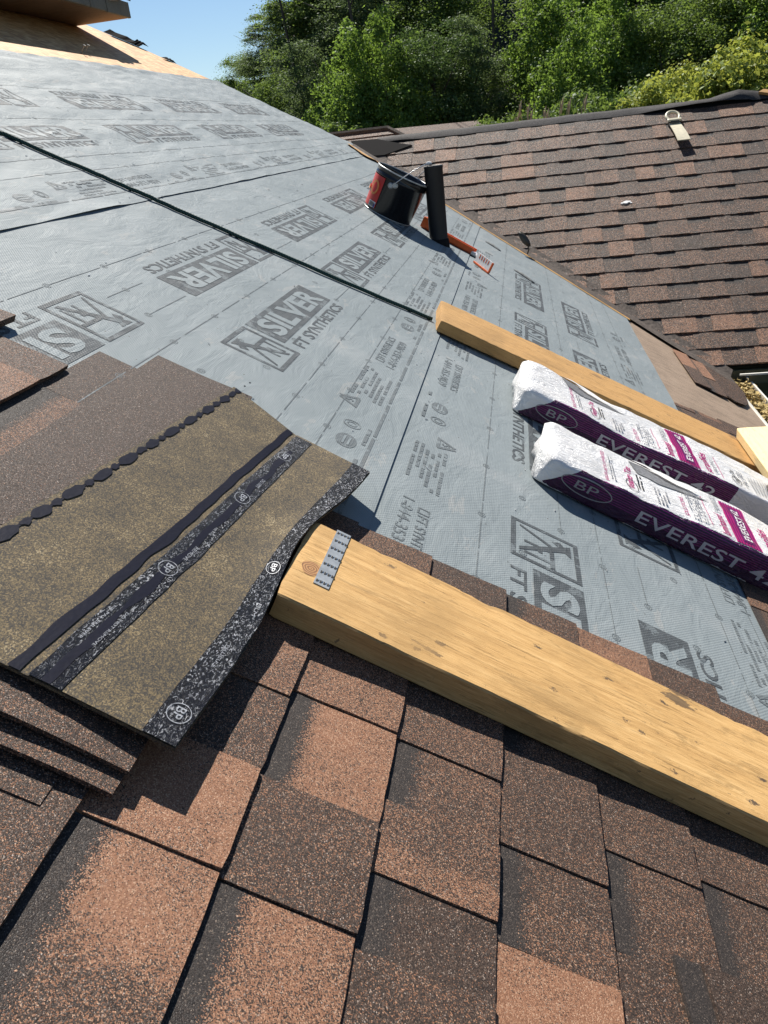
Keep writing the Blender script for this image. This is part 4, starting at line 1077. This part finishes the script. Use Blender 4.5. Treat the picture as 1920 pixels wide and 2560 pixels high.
# ------------------------------------------------------------------ loose shingles
def sheet_shingle(name, label, corners_w, nx, ny_, hfun, mats, thick=.004, cat='shingle', group='loose shingles', curl=False):
    """bilinear shingle from four roof points (y, v); hfun(s, t) gives height"""
    o = root(name, label, cat, group=group)
    lay(o, corners_w[0][0], corners_w[0][1], 0, 0)
    y0, v0 = corners_w[0]
    def pt(s, t, up):
        cu = math.exp(-((s - .60) / .22) ** 2) * max(0, (t - .72) / .28) ** 1.6 if curl else 0.0
        a = [(1 - s) * (1 - t), s * (1 - t), s * t, (1 - s) * t]
        y = sum(k * c[0] for k, c in zip(a, corners_w)); v = sum(k * c[1] for k, c in zip(a, corners_w))
        return Vector((v - v0 - .028 * cu, y - y0, hfun(s, t) + up + .014 * cu))
    V = []; Fc = []; r = random.Random(5)
    for up in (0, -thick):
        for j in range(ny_ + 1):
            for i in range(nx + 1):
                s, t = i / nx, j / ny_; V.append(pt(s, t, up))
    W = (nx + 1) * (ny_ + 1)
    for j in range(ny_):
        for i in range(nx):
            a = j * (nx + 1) + i; Fc.append((a, a + 1, a + nx + 2, a + nx + 1)); Fc.append((W + a, W + a + nx + 1, W + a + nx + 2, W + a + 1))
    bd = [i for i in range(nx + 1)] + [j * (nx + 1) + nx for j in range(1, ny_ + 1)] + [ny_ * (nx + 1) + i for i in range(nx - 1, -1, -1)] + [j * (nx + 1) for j in range(ny_ - 1, 0, -1)]
    for a, b in zip(bd, bd[1:] + bd[:1]): Fc.append((a, a + W, b + W, b))
    me = mesh('sheet', V, Fc, True); bm = bmesh.new(); bm.from_mesh(me)
    uvl = bm.loops.layers.uv.new('UVMap'); bm.verts.ensure_lookup_table()
    for f in bm.faces:
        for l in f.loops:
            k = l.vert.index % W; l[uvl].uv = ((k % (nx + 1)) / nx, (k // (nx + 1)) / ny_)
    bmesh.ops.recalc_face_normals(bm, faces=bm.faces)
    for e in bm.edges:
        if len(e.link_faces) == 2 and e.link_faces[0].normal.angle(e.link_faces[1].normal, 0) > .7: e.smooth = False
    bm.to_mesh(me); bm.free()
    b = link('sheet', me, mats, o)
    return o, b, pt
# flipped shingle: s along its length (near -> far), t across (uphill -> downhill)
FC = [(.653, -.379), (1.612, -.295), (1.440, .029), (.632, -.043)]
def hf_flip(s, t):
    h = .020 * max(0.0, 1 - s) ** 1.2 + .024
    h += .036 * math.exp(-((s - 1.0) / .26) ** 2) * max(0, t - .5) / .5          # lifted far corner
    h += .012 * math.exp(-((s - .45) / .22) ** 2) * max(0, t - .75) / .25            # bulge over the plank end
    h += .004 * math.sin(s * 9 + t * 2) * t
    return h
flip, fb, fpt = sheet_shingle('loose_shingle', 'upside-down shingle showing its sandy back with black sealant lines, on top of the loose stack', FC, 60, 30, hf_flip, M['back'], curl=True)
def strip(name, t0, t1, mat, lift, wob=0.0, s0=0.0, s1=1.0, parent=flip, n=110, seed=1):
    V = []; Fc = []
    for i in range(n + 1):
        s = s0 + (s1 - s0) * i / n
        a = t0 + wob * noise.noise(Vector((s * 14, seed, 0))) ; b = t1 + wob * noise.noise(Vector((s * 14, seed + 5, 0)))
        for k2 in range(5): V.append(fpt(s, a + (b - a) * k2 / 4, lift))
    for i in range(n):
        for k2 in range(4): a = i * 5 + k2; Fc.append((a, a + 1, a + 6, a + 5))
    me = mesh(name, V, Fc, True)
    return link(name, me, mat, parent)
strip('sealant_line', .437, .480, M['sealant'], .0016, .012, 0, .995)
o = strip('laminated_overlap', .505, .99, M['back'], .0014)
strip('release_film', .508, .618, M['film'], .0026, .006, 0, .99)
strip('release_film', .885, .997, M['film'], .0026, .006, 0, .998, seed=3)
strip('sealant_line', .548, .580, M['sealant'], .0031, .02, 0, .9, seed=9)
r = random.Random(3); s = .015
bm = bmesh.new()
while s < .985:                       # dotted sealant along the uphill edge, alternating long and short dots
    for ln in (r.uniform(.042, .060), r.uniform(.018, .032)):
        pts = []
        for q in range(14):
            a = 2 * math.pi * q / 14
            pts.append(fpt(min(.998, s + ln * (.5 + .5 * math.cos(a)) + r.uniform(-.0018, .0018)), .040 + (.027 if ln > .04 else .018) * math.sin(a) * r.uniform(.8, 1.15) + r.uniform(-.004, .004), .0016))
        bm.faces.new([bm.verts.new(p) for p in pts]); s += ln + .003
        pts = [fpt(s - .006, .034, .0012), fpt(s + .002, .034, .0012), fpt(s + .002, .046, .0012), fpt(s - .006, .046, .0012)]
        bm.faces.new([bm.verts.new(p) for p in pts])
link('sealant_dots', bm_mesh('sealant_dots', bm), M['sealant'], flip)['kind'] = 'stuff'
def flip_text(body, s0, s1, t0, t1, bold=.01, ring=False):
    f = Flat()
    if ring: f.ring(.5, .5, .5, .5, .035, 0, 22)
    f.text(body, *( (.2, .3, .8, .7) if ring else (0, 0, 1, 1)), 0, bold)
    # reads downhill-up: letters run towards the viewer
    return f.place('film_print', lambda a, b: (fpt(s1 + (s0 - s1) * a, t0 + (t1 - t0) * b, .0034), (0, 0, 1)), [M['filmtext']], flip, .0002)
for s_, t_ in ((.30, .56), (.60, .56), (.84, .555)):
    flip_text('BP', s_, s_ + .040, t_ - .038, t_ + .042, .01, True)
for s_, t_ in ((.035, .945), (.44, .93)): flip_text('BP', s_, s_ + .04, t_ - .04, t_ + .04, .01, True)
flip_text('DO NOT REMOVE', .09, .18, .580, .591, 0); flip_text('NE PAS ENLEVER', .09, .18, .528, .539, 0); flip_text('NE PAS', .46, .49, .575, .587, 0); flip_text('PELLICULE', .17, .23, .935, .948, 0)
flip_text('FILM', .32, .355, .95, .968, 0); flip_text('DO NOT', .68, .72, .565, .585, 0); flip_text('REMOVE', .36, .41, .575, .592, 0)
# three right-side-up shingles beneath it, each set further towards the viewer
def stack(lbl, yn, vr, w0, w1, tone, nm='loose_shingle'):
    C_ = [(yn, vr - .285), (yn + .80, vr - .195), (yn + .80, vr), (yn, vr)]
    def hf(s, t): return w1 + (w0 - w1) * min(1, s * 1.3) * 1.0 + .003 * math.sin(t * 5 + yn * 40)
    o, b, p = sheet_shingle(nm, lbl, C_, 24, 14, hf, M['shingle'], .0055)
    b['tone'] = tone; b['tone_end'] = tone + .05; b['split'] = .5; b['band'] = 0.0
    return o
stack('topmost brown shingle of the loose stack, right under the upside-down one', .597, -.073, .014, .033, .25)
stack('middle brown shingle of the loose stack, its corner rounded', .571, -.076, .012, .023, .30)
stack('lowest brown shingle of the loose stack, furthest left', .536, -.129, .011, .012, .28)
# dark curved scrap at the lower right
sc = root('shingle_scrap', 'dark curved scrap of roofing lying on the shingles at the bottom right', 'scrap')
lay(sc, .60, .60, Z0 + .0102)
for (dx, z_) in ((0, 0.0), (.034, .0050)):
    bm = bmesh.new(); uvl = None
    P = [(-.052 + dx, .084), (-.050 + dx, .06), (-.046 + dx, .02), (-.036 + dx, -.04), (-.02 + dx, -.11), (.0 + dx, -.2), (.24, -.2), (.24, .082), (.1, .088)]
    add_prism(bm, P, z_, z_ + .0050)
    o = link('scrap_layer', bm_mesh('scrap_layer', bm), M['shingle'], sc); o['tone'] = .06; o['tone_end'] = .06; o['split'] = .5; o['band'] = 0.0 if dx else 0.5

# ------------------------------------------------------------------ pail, pipe, rope, tool
pail = root('pail', 'black metal pail with red label and wire handle standing on the grey sheet', 'pail')
lay(pail, 4.79, -.432, .006)
r0, r1, ph = .131, .145, .222
bm = bmesh.new()
add_lathe(bm, [(0.0001, .004), (r0 - .006, .004), (r0, 0.0), (r0 + .002, .006), (r0 + .0105, ph * .82), (r0 + .0135, ph * .825), (r0 + .0135, ph * .86), (r0 + .012, ph * .865), (r1, ph - .006), (r1 + .003, ph - .003), (r1 + .001, ph), (r1 - .004, ph - .003), (r1 - .008, ph - .02), (r0 - .004, .012), (0.0001, .010)], 56)
link('body', bm_mesh('body', bm, True), M['blackplastic'], pail)
bm = bmesh.new(); add_tube(bm, [((r1 + .001) * math.cos(t), (r1 + .001) * math.sin(t), ph) for t in [2 * math.pi * q / 56 for q in range(56)]], .0035, 8, closed=True)
link('rim', bm_mesh('rim', bm, True), M['zinc'], pail)
bm = bmesh.new(); add_tube(bm, [((r0 + .001) * math.cos(t), (r0 + .001) * math.sin(t), .003) for t in [2 * math.pi * q / 56 for q in range(56)]], .003, 8, closed=True)
link('bottom_rim', bm_mesh('bottom_rim', bm, True), M['zinc'], pail)
def on_pail(a, z, off=.0012):
    rr = r0 + .002 + (.0085) * (z / (ph * .82)) + off
    return Vector((rr * math.cos(a), rr * math.sin(a), z)), Vector((math.cos(a), math.sin(a), 0))
lb = Flat(); lb.rect(0, .018, .30, .178); lb.cut(.012)
A0_ = math.radians(116)
red = lb.place('label', lambda x, z: on_pail(A0_ + x / .137, z), [M['red']], pail, .0008)
lw = Flat(); lw.rect(.245, .018, .296, .048, 0)
for q in range(9): lw.rect(.250 + q * .0042, .022, .2522 + q * .0042, .044, 1)
lw.rect(.288, .018, .296, .040, 2); lw.ring(.255, .115, .03, .038, .011, 3, 18); lw.rect(.10, .09, .20, .11, 3); lw.cut(.012)
lw.place('label_print', lambda x, z: on_pail(A0_ + x / .137, z), [M['labelwhite'], M['inkblack'], M['labelblue'], M['labelgold']], red, .0018)
ea = math.radians(-98)
for sgn, a in ((1, ea), (-1, ea + math.pi)):
    c, n_ = on_pail(a, .165, .002); bm = bmesh.new()
    tq = Vector((-math.sin(a), math.cos(a), 0))
    for dx in (-.010, .010):
        cc = c + tq * dx + Vector((0, 0, dx * .5))
        mt = Matrix.Translation(cc) @ n_.to_track_quat('Z', 'Y').to_matrix().to_4x4()
        bmesh.ops.create_cone(bm, cap_ends=True, segments=16, radius1=.017, radius2=.011, depth=.008, matrix=mt)
    link('handle_ear', bm_mesh('handle_ear', bm), M['zinc'], pail)
c1, n1 = on_pail(ea, .165, .010); c2, n2 = on_pail(ea + math.pi, .165, .010)
mid_ = (c1 + c2) / 2; ax = (c2 - c1); hl = ax.length / 2; ax.normalize(); upv = Vector((0.103, .0, .168)).normalized(); upv = (upv - ax * upv.dot(ax)).normalized()
pts = [mid_ - ax * hl * math.cos(t) + upv * .195 * (math.sin(t) ** .8 if math.sin(t) > 0 else 0) for t in [math.pi * q / 24 for q in range(25)]]
bm = bmesh.new(); add_tube(bm, pts, .0024, 6); hw = link('wire_handle', bm_mesh('wire_handle', bm, True), M['wire'], pail)
bm = bmesh.new(); add_tube(bm, pts[10:15], .009, 8); link('grip', bm_mesh('grip', bm, True), M['labelwhite'], hw)

pb = RP(4.765, -.115, .004)
pipe = root('vent_pipe', 'plain black vent pipe standing upright on the grey sheet beside the pail', 'pipe', pb)
bm = bmesh.new(); add_lathe(bm, [(0.055, -.06), (.0495, -.02), (.0490, .372), (.0505, .374), (.0505, .385), (.0475, .386), (.0440, .384), (.0435, .05), (.0001, .05)], 40)
link('tube', bm_mesh('tube', bm, True), M['abs'], pipe)
bm = bmesh.new(); add_lathe(bm, [(.052, -.07), (.058, -.04), (.0545, .012), (.050, .016)], 36); link('collar', bm_mesh('collar', bm, True), M['felt'], pipe)

bm = bmesh.new(); pts = []
for i in range(140):
    t = i / 139; v = -3.0 + 3.02 * t; y = 2.69 + .30 * (v + 1.448) / 1.462 + .006 * noise.noise(Vector((v * 3, 0, 2))); hf = h_up if v < E0_ else h_mid
    pts.append((v, y, (hf(y, v) if v > -2.26 else .006) + .0075 + .002 * abs(noise.noise(Vector((v * 6, 5, 2))))))
add_tube(bm, pts, .0066, 10)
rp = bm_mesh('rope', bm, True); o = link('rope', rp, M['rope'], None); o.matrix_world = ROOF_M
tag(o, 'dark green rope stretched over the grey sheet to the end of the golden plank', 'rope')

tool = root('orange_tool', 'orange plastic tool with a metal tip lying behind the black pipe', 'tool')
lay(tool, 4.965, -.215, .006, 0)
def bar(p, q, w_, h_):
    d = Vector(q) - Vector(p); ang = math.atan2(d.y, d.x); bm = bmesh.new(); c = (Vector(p) + Vector(q)) / 2
    Rz = Matrix.Rotation(ang, 3, 'Z')
    add_bev_box(bm, c + Vector((0, 0, .005)), (d.length, w_, .01), .002, Rz)
    for sg in (-1, 1): add_bev_box(bm, c + Rz @ Vector((0, sg * (w_ / 2 - .004), 0)) + Vector((0, 0, h_ / 2)), (d.length, .008, h_), .002, Rz)
    return bm
bm = bar((0, .0, 0), (.30, -.105, 0), .05, .036); link('handle', bm_mesh('handle', bm), M['orange'], tool)
bm = bmesh.new(); add_bev_box(bm, (-.01, .005, .03), (.05, .05, .06), .008, Matrix.Rotation(-.34, 3, 'Z')); link('butt', bm_mesh('butt', bm), M['orange'], tool)
bm = bmesh.new(); add_bev_box(bm, (.315, -.125, .012), (.05, .05, .022), .005, Matrix.Rotation(-.5, 3, 'Z')); add_tube(bm, [(.31, -.13, .02), (.33, -.19, .008)], .008, 8); link('metal_tip', bm_mesh('metal_tip', bm), M['wire'], tool)
card = root('ruler_card', 'small white ticked plate with an orange edge standing beyond the orange tool', 'plate')
lay(card, 4.63, .11, .006, -.95)
bm = bmesh.new(); add_box(bm, (0.06, 0, .033), (.15, .005, .052)); link('plate', bm_mesh('plate', bm), M['labelwhite'], card)
bm = bmesh.new(); add_bev_box(bm, (.06, 0, .004), (.155, .012, .010), .002); add_bev_box(bm, (.138, 0, .03), (.010, .010, .056), .002); link('orange_edge', bm_mesh('orange_edge', bm), M['orange'], card)
bm = bmesh.new()
for q in range(5): add_box(bm, (.015 + q * .022, -.0032, .045), (.006, .001, .022))
link('tick_marks', bm_mesh('tick_marks', bm), M['orange'], card)
# slits cut in the sheet with curled edges
def slit(y0, v0, y1, v1, lab):
    o = root('sheet_flap', lab, 'flap', group='curled slits in the grey sheet'); lay(o, y0, v0, .006, 0)
    bm = bmesh.new(); n = 8; a_ = []
    for i in range(n + 1):
        t = i / n; x, y = (v1 - v0) * t, (y1 - y0) * t; hgt = .009 * max(0.0, math.sin(math.pi * t)) ** .7
        a_.append((bm.verts.new((x, y, 0)), bm.verts.new((x + .008, y + .01, hgt * .7)), bm.verts.new((x + .004, y + .016, hgt))))
    for a, b in zip(a_, a_[1:]):
        for k2 in range(2): bm.faces.new((a[k2], a[k2 + 1], b[k2 + 1], b[k2]))
    me = bm_mesh('flap_edge', bm, True); q = link('flap_edge', me, M['ink'], o); sd = q.modifiers.new('t', 'SOLIDIFY'); sd.thickness = .002
slit(5.646, .129, 5.54, .235, 'long curled slit in the grey sheet between the tool and the valley')
slit(5.067, .335, 4.937, .46, 'curled slit in the grey sheet near the valley, nearer than the other')

# ------------------------------------------------------------------ trees
def crown_mesh(seed, n_clump, n_leaf, leaf, rx, rz, mat, droop=0.3, ragged=0.35, narrow=0.0):
    g = np.random.default_rng(seed)
    cl = []
    while len(cl) < n_clump:
        p = g.normal(size=3); p /= np.linalg.norm(p); rad = g.uniform(.30, 1.0) ** .4
        h = p[2] * rad
        taper = 1 - narrow * max(0, h)
        lump = 1 + ragged * noise.noise(Vector((p[0] * 1.7 + seed, p[1] * 1.7, p[2] * 2.2)))
        cl.append((p[0] * rad * rx * taper * lump, p[1] * rad * rx * taper * lump, p[2] * rad * rz * lump, g.uniform(.6, 1.25)))
    C_ = np.array(cl)
    idx = np.repeat(np.arange(n_clump), n_leaf); Nn = len(idx)
    size = C_[idx, 3] ** 1.6 * rx * .21
    off = g.normal(size=(Nn, 3)) * np.stack([size * .8, size * .8, size * .42], 1)
    off[:, 2] -= droop * (off[:, 0] ** 2 + off[:, 1] ** 2) / (size + 1e-6)
    ctr = C_[idx, :3] + off
    # leaves face roughly outwards and up
    nrm = off / (np.linalg.norm(off, axis=1, keepdims=True) + 1e-6) + np.array([0, 0, .7]) + g.normal(size=(Nn, 3)) * .75
    nrm /= np.linalg.norm(nrm, axis=1, keepdims=True)
    t = np.cross(nrm, g.normal(size=(Nn, 3))); t /= np.linalg.norm(t, axis=1, keepdims=True); b = np.cross(nrm, t)
    L_ = leaf * g.uniform(.5, 1.7, (Nn, 1)); W_ = L_ * g.uniform(.5, .75, (Nn, 1))
    v = np.stack([ctr - t * L_ * .5, ctr + b * W_ * .5 + nrm * L_ * .08, ctr + t * L_ * .5, ctr - b * W_ * .5 + nrm * L_ * .08], 1).reshape(-1, 3)
    me = bpy.data.meshes.new('crown'); me.vertices.add(len(v)); me.vertices.foreach_set('co', v.ravel())
    me.loops.add(4 * Nn); me.loops.foreach_set('vertex_index', np.arange(4 * Nn, dtype=np.int32))
    me.polygons.add(Nn); me.polygons.foreach_set('loop_start', np.arange(0, 4 * Nn, 4, dtype=np.int32)); me.polygons.foreach_set('loop_total', np.full(Nn, 4, dtype=np.int32))
    tint = np.clip(g.normal(.5, .2, Nn) + (C_[idx, 3] - .9) * .25, 0, 1)
    at = me.attributes.new('tint', 'FLOAT', 'FACE'); at.data.foreach_set('value', tint.astype(np.float32))
    me.update(); me.materials.append(mat); return me
def trunk_mesh(seed, h, r, lean=.05, limbs=5, top=1.0):
    g = random.Random(seed); bm = bmesh.new(); a = g.uniform(0, 6.3)
    pts = [(lean * h * (i / 8) ** 1.5 * math.cos(a) + g.uniform(-.03, .03), lean * h * (i / 8) ** 1.5 * math.sin(a), h * i / 8) for i in range(9)]
    add_tube(bm, pts, [r * (1 - .8 * i / 8) for i in range(9)], 8)
    for k in range(limbs):
        i = g.randint(3, 7); p = Vector(pts[i]); an = g.uniform(0, 6.3); l = h * g.uniform(.18, .34)
        d = Vector((math.cos(an), math.sin(an), g.uniform(.5, 1.1)))
        add_tube(bm, [p, p + d * l * .5, p + d * l + Vector((0, 0, l * .15))], [r * .32, r * .2, r * .06], 6)
    return bm_mesh('trunk', bm, True)
KINDS = {
 'poplar':  dict(mat='leaf_blue',  cr=[crown_mesh(11 + i, 190, 260, .070, 1.55, 4.4, M['leaf_blue'], .25, .5, .45) for i in range(2)], tr=[trunk_mesh(21 + i, 7.0, .13) for i in range(2)], h=7.0, cz=4.6),
 'maple':   dict(mat='leaf_mid',   cr=[crown_mesh(31 + i, 190, 260, .076, 1.95, 3.7, M['leaf_mid'], .35, .55, .25) for i in range(2)], tr=[trunk_mesh(41 + i, 6.4, .15) for i in range(2)], h=6.4, cz=4.0),
 'dark':    dict(mat='leaf_dark',  cr=[crown_mesh(51 + i, 190, 260, .072, 1.9, 4.2, M['leaf_dark'], .3, .55, .3) for i in range(2)], tr=[trunk_mesh(61 + i, 7.0, .15) for i in range(2)], h=7.0, cz=4.3),
 'bright':  dict(mat='leaf_bright', cr=[crown_mesh(71 + i, 160, 270, .080, 1.5, 3.1, M['leaf_bright'], .5, .6, .25) for i in range(2)], tr=[trunk_mesh(81 + i, 5.2, .10) for i in range(2)], h=5.2, cz=3.3),
}
DESC = {'poplar': ('slender tree with grey-green foliage', 'tree'), 'maple': ('broad leafy tree with mid green crown', 'tree'), 'dark': ('tall dark green tree', 'tree'), 'bright': ('young tree with bright fresh green leaves', 'tree')}
def tree(kind, az, dist, ztop, label, sc=1.0, seed=0):
    K = KINDS[kind]; x, y = CAMP.x + dist * math.sin(math.radians(az)), dist * math.cos(math.radians(az)); zb = hill_h(x, y) - .1
    Ht = ztop - zb; full = K['cz'] + (4.4 if kind in ('poplar',) else 3.7 if kind == 'maple' else 4.2 if kind == 'dark' else 3.1)
    sv = Ht / full; sh = sc
    o = root(kind + '_tree' if kind in ('poplar', 'maple') else 'broadleaf_tree', label, 'tree', (x, y, zb), (0, 0, seed * 2.399), 'trees on the hill behind the roofs')
    o.scale = (sh, sh, sv)
    link('trunk', K['tr'][seed % 2], M['bark'], o); link('crown', K['cr'][(seed // 2) % 2], None, o, (0, 0, K['cz']))
    return o
def ztop(dist, elev): return CAMP.z + dist * math.tan(math.radians(elev))
T = [ # kind, azimuth, distance, top elevation, width, label
 ('poplar', -16.7, 33, 4.3, .56, 'leftmost low tree at the end of the wood, just above the orange boards'),
 ('maple', -15.9, 28, 5.6, .52, 'rounded tree at the left end of the wood, against the sky'),
 ('poplar', -14.6, 25, 7.3, .54, 'tall grey-green tree whose top meets the sky at the left end of the wood'),
 ('maple', -14.6, 19, 4.6, .40, 'leafy tree in front of the left end of the wood'),
 ('poplar', -12.4, 21, 9.6, .56, 'tall slender tree second from the sky gap'),
 ('poplar', -12.4, 17.4, 6.0, .46, 'slender grey-green tree low above the back roof, on its left'),
 ('maple', -10.9, 21, 10.4, .58, 'tall leafy tree above the small back roof, on its left'),
 ('dark', -9.2, 29, 15.0, 1.00, 'tall dark tree far back behind the slender ones at the left'),
 ('bright', -10.0, 16.4, 5.8, .52, 'light green tree straight above the small back roof'),
 ('poplar', -9.2, 19.5, 9.4, .62, 'grey-green tall tree above the pail'),
 ('maple', -8.2, 24, 14.0, .80, 'leafy tree far behind, up from the pail'),
 ('bright', -7.6, 16.2, 6.4, .50, 'mid green tree standing over the pipe'),
 ('poplar', -6.2, 20, 10.6, .62, 'tall light tree above and right of the pipe'),
 ('dark', -5.2, 16.6, 7.0, .50, 'slim dark tree right of the pipe, left of the shaded gap'),
 ('maple', -4.4, 19.5, 9.6, .62, 'leafy tree left of the shaded gap in the wood'),
 ('bright', -3.2, 24, 13.0, .80, 'bright tree at the back, left of the shaded gap'),
 ('poplar', -2.6, 16.8, 6.2, .46, 'slim tree at the left side of the shaded gap'),
 ('dark', -.2, 28, 16.0, 1.10, 'tall dark tree at the back of the shaded gap'),
 ('bright', 1.9, 17, 7.2, .54, 'bright green tree right of the shaded gap'),
 ('bright', 3.5, 15.6, 4.6, .48, 'low bright green tree over the ridge, just right of the reeds'),
 ('maple', 3.9, 20, 9.8, .66, 'green tree behind the two bright ones right of the gap'),
 ('bright', 5.4, 16.8, 6.8, .54, 'bright green tree over the ridge, left of the yellow bushes'),
 ('dark', 6.4, 26, 15.0, 1.00, 'dark tree far behind the bright green trees'),
 ('bright', 7.2, 19, 9.2, .62, 'broad bright tree between the others, above the roof anchor'),
 ('maple', 8.6, 16.8, 5.8, .50, 'green tree behind the smaller yellow bushes'),
 ('poplar', 9.4, 21, 10.4, .66, 'tall tree behind, up from the yellow bushes'),
 ('maple', 11.2, 17.6, 6.6, .58, 'green tree behind the yellow-green bush at the right'),
 ('bright', 12.2, 21, 10.0, .70, 'light tree at the back near the right edge'),
 ('poplar', 13.5, 18, 7.6, .60, 'slender tree at the right edge of the wood'),
 ('bright', 15.2, 17, 8.0, .62, 'bright green tree at the right edge over the ridge end'),
 ('maple', 18.2, 18, 9.0, .8, 'broad tree just outside the right edge'),
 ('dark', 21.5, 20, 11.0, .9, 'dark tree further right of the wood'),
 ('bright', 25, 18, 9.5, .8, 'bright tree far to the right'),
 ('maple', 30, 19, 10.5, 1.0, 'broad tree furthest to the right'),
]
for i, (k, a, d, e, s_, lab) in enumerate(T): tree(k, a, d, ztop(d, e), lab, s_, i)
# thin dark stems standing in front of the foliage
for i, (az, d, ln, lab) in enumerate(((-13.0, 20.0, .10, 'thin leaning bare trunk at the left end of the wood'), (-8.9, 17.0, .06, 'thin bare trunk above the small back roof'), (-6.4, 16.9, .09, 'thin leaning bare trunk above the pipe'), (-1.4, 17.6, -.05, 'slender bare trunk at the edge of the shaded gap'), (6.9, 18.0, .07, 'thin bare trunk above the roof anchor'))):
    x, y = CAMP.x + d * math.sin(math.radians(az)), d * math.cos(math.radians(az)); zb = hill_h(x, y) - .1
    o = root('bare_tree', lab, 'tree', (x, y, zb), (0, 0, 0), 'bare trunks in the wood')
    bm = bmesh.new(); P_ = [(-ln * 7 * t + .05 * math.sin(5 * t + i), .06 * math.sin(4 * t), 7.5 * t) for t in [q / 9 for q in range(10)]]
    add_tube(bm, P_, [.030 * (1 - .55 * q / 9) for q in range(10)], 7); link('trunk', bm_mesh('trunk', bm, True), M['bark'], o)
    for q in range(5):
        p = Vector(P_[4 + q % 5]); a = 2.4 * q + i; bm = bmesh.new()
        add_tube(bm, [p, p + Vector((math.cos(a) * .5, math.sin(a) * .3, .5)), p + Vector((math.cos(a) * .9, math.sin(a) * .5, 1.2))], [.018, .012, .004], 5)
        link('branch', bm_mesh('branch', bm, True), M['bark'], o)
# yellow-green maple bushes rising behind the ridge at the right, and low growth along it
yb = [crown_mesh(91 + i, 70, 300, .045, .62, .55, M['leaf_yellow'], .35, .5) for i in range(2)]
gb = [crown_mesh(95 + i, 70, 280, .045, .70, .60, M['leaf_mid'], .35, .5) for i in range(2)]
bt = trunk_mesh(99, 1.6, .05, limbs=6)
def bush(cr, az, dist, elev, s_, label, i):
    x, y = CAMP.x + dist * math.sin(math.radians(az)), dist * math.cos(math.radians(az)); zt_ = ztop(dist, elev)
    o = root('bush', label, 'bush', (x, y, zt_ - 2.35 * s_), (0, 0, i * 1.7), 'bushes behind the ridge'); o.scale = (s_, s_, s_)
    link('stem', bt, M['bark'], o); link('crown', cr[i % 2], None, o, (0, 0, 1.75))
    return o
bush(yb, 11.0, 11.5, 2.6, 1.15, 'large yellow-green bush behind the ridge, left of its curled end', 0)
bush(yb, 13.6, 12.0, 2.9, 1.2, 'yellow-green bush at the right edge above the ridge end', 1)
bush(yb, 8.0, 11.6, 1.2, .75, 'small yellow-green bush above the roof anchor', 2)
bush(yb, 9.2, 12.6, 2.0, .8, 'yellow-green bush with reddish tips behind the larger one', 3)
bush(gb, 3.0, 11.6, .95, .8, 'low green bush at the ridge, right of the reeds', 4)
bush(gb, -1.2, 11.2, .75, .62, 'low green bush at the ridge, left of the reeds', 5)
bush(gb, -11.8, 13.2, 1.4, .85, 'low green bush beside the small back roof', 6)
bush(gb, 5.4, 12.2, 1.6, .9, 'green bush at the ridge between the reeds and the yellow ones', 7)
# brown reed plumes
rd = root('reed_clump', 'clump of brown plumed reeds behind the ridge in front of the dark wood', 'reeds', (CAMP.x + 10.6 * math.sin(math.radians(1.6)), 10.6, -.6))
bm = bmesh.new(); bp_ = bmesh.new()
for i in range(14):
    a = random.uniform(-.25, .35); z_ = random.uniform(1.15, 1.42); b = (a * 1.5 + random.uniform(-.05, .05), random.uniform(-.1, .1), z_)
    add_tube(bm, [(a * .4, 0, 0), ((a * .4 + b[0]) / 2, b[1] / 2, z_ * .55), b], .006, 5)
    add_tube(bp_, [(b[0], b[1], z_ - .14), (b[0] + .01, b[1], z_ - .05), (b[0] + .03, b[1], z_ + .04)], [.005, .013, .003], 6)
link('stalks', bm_mesh('stalks', bm), M['reed'], rd); link('plumes', bm_mesh('plumes', bp_), M['reed'], rd)['kind'] = 'stuff'
print('tabs', NT[0], 'objects', len(bpy.data.objects))
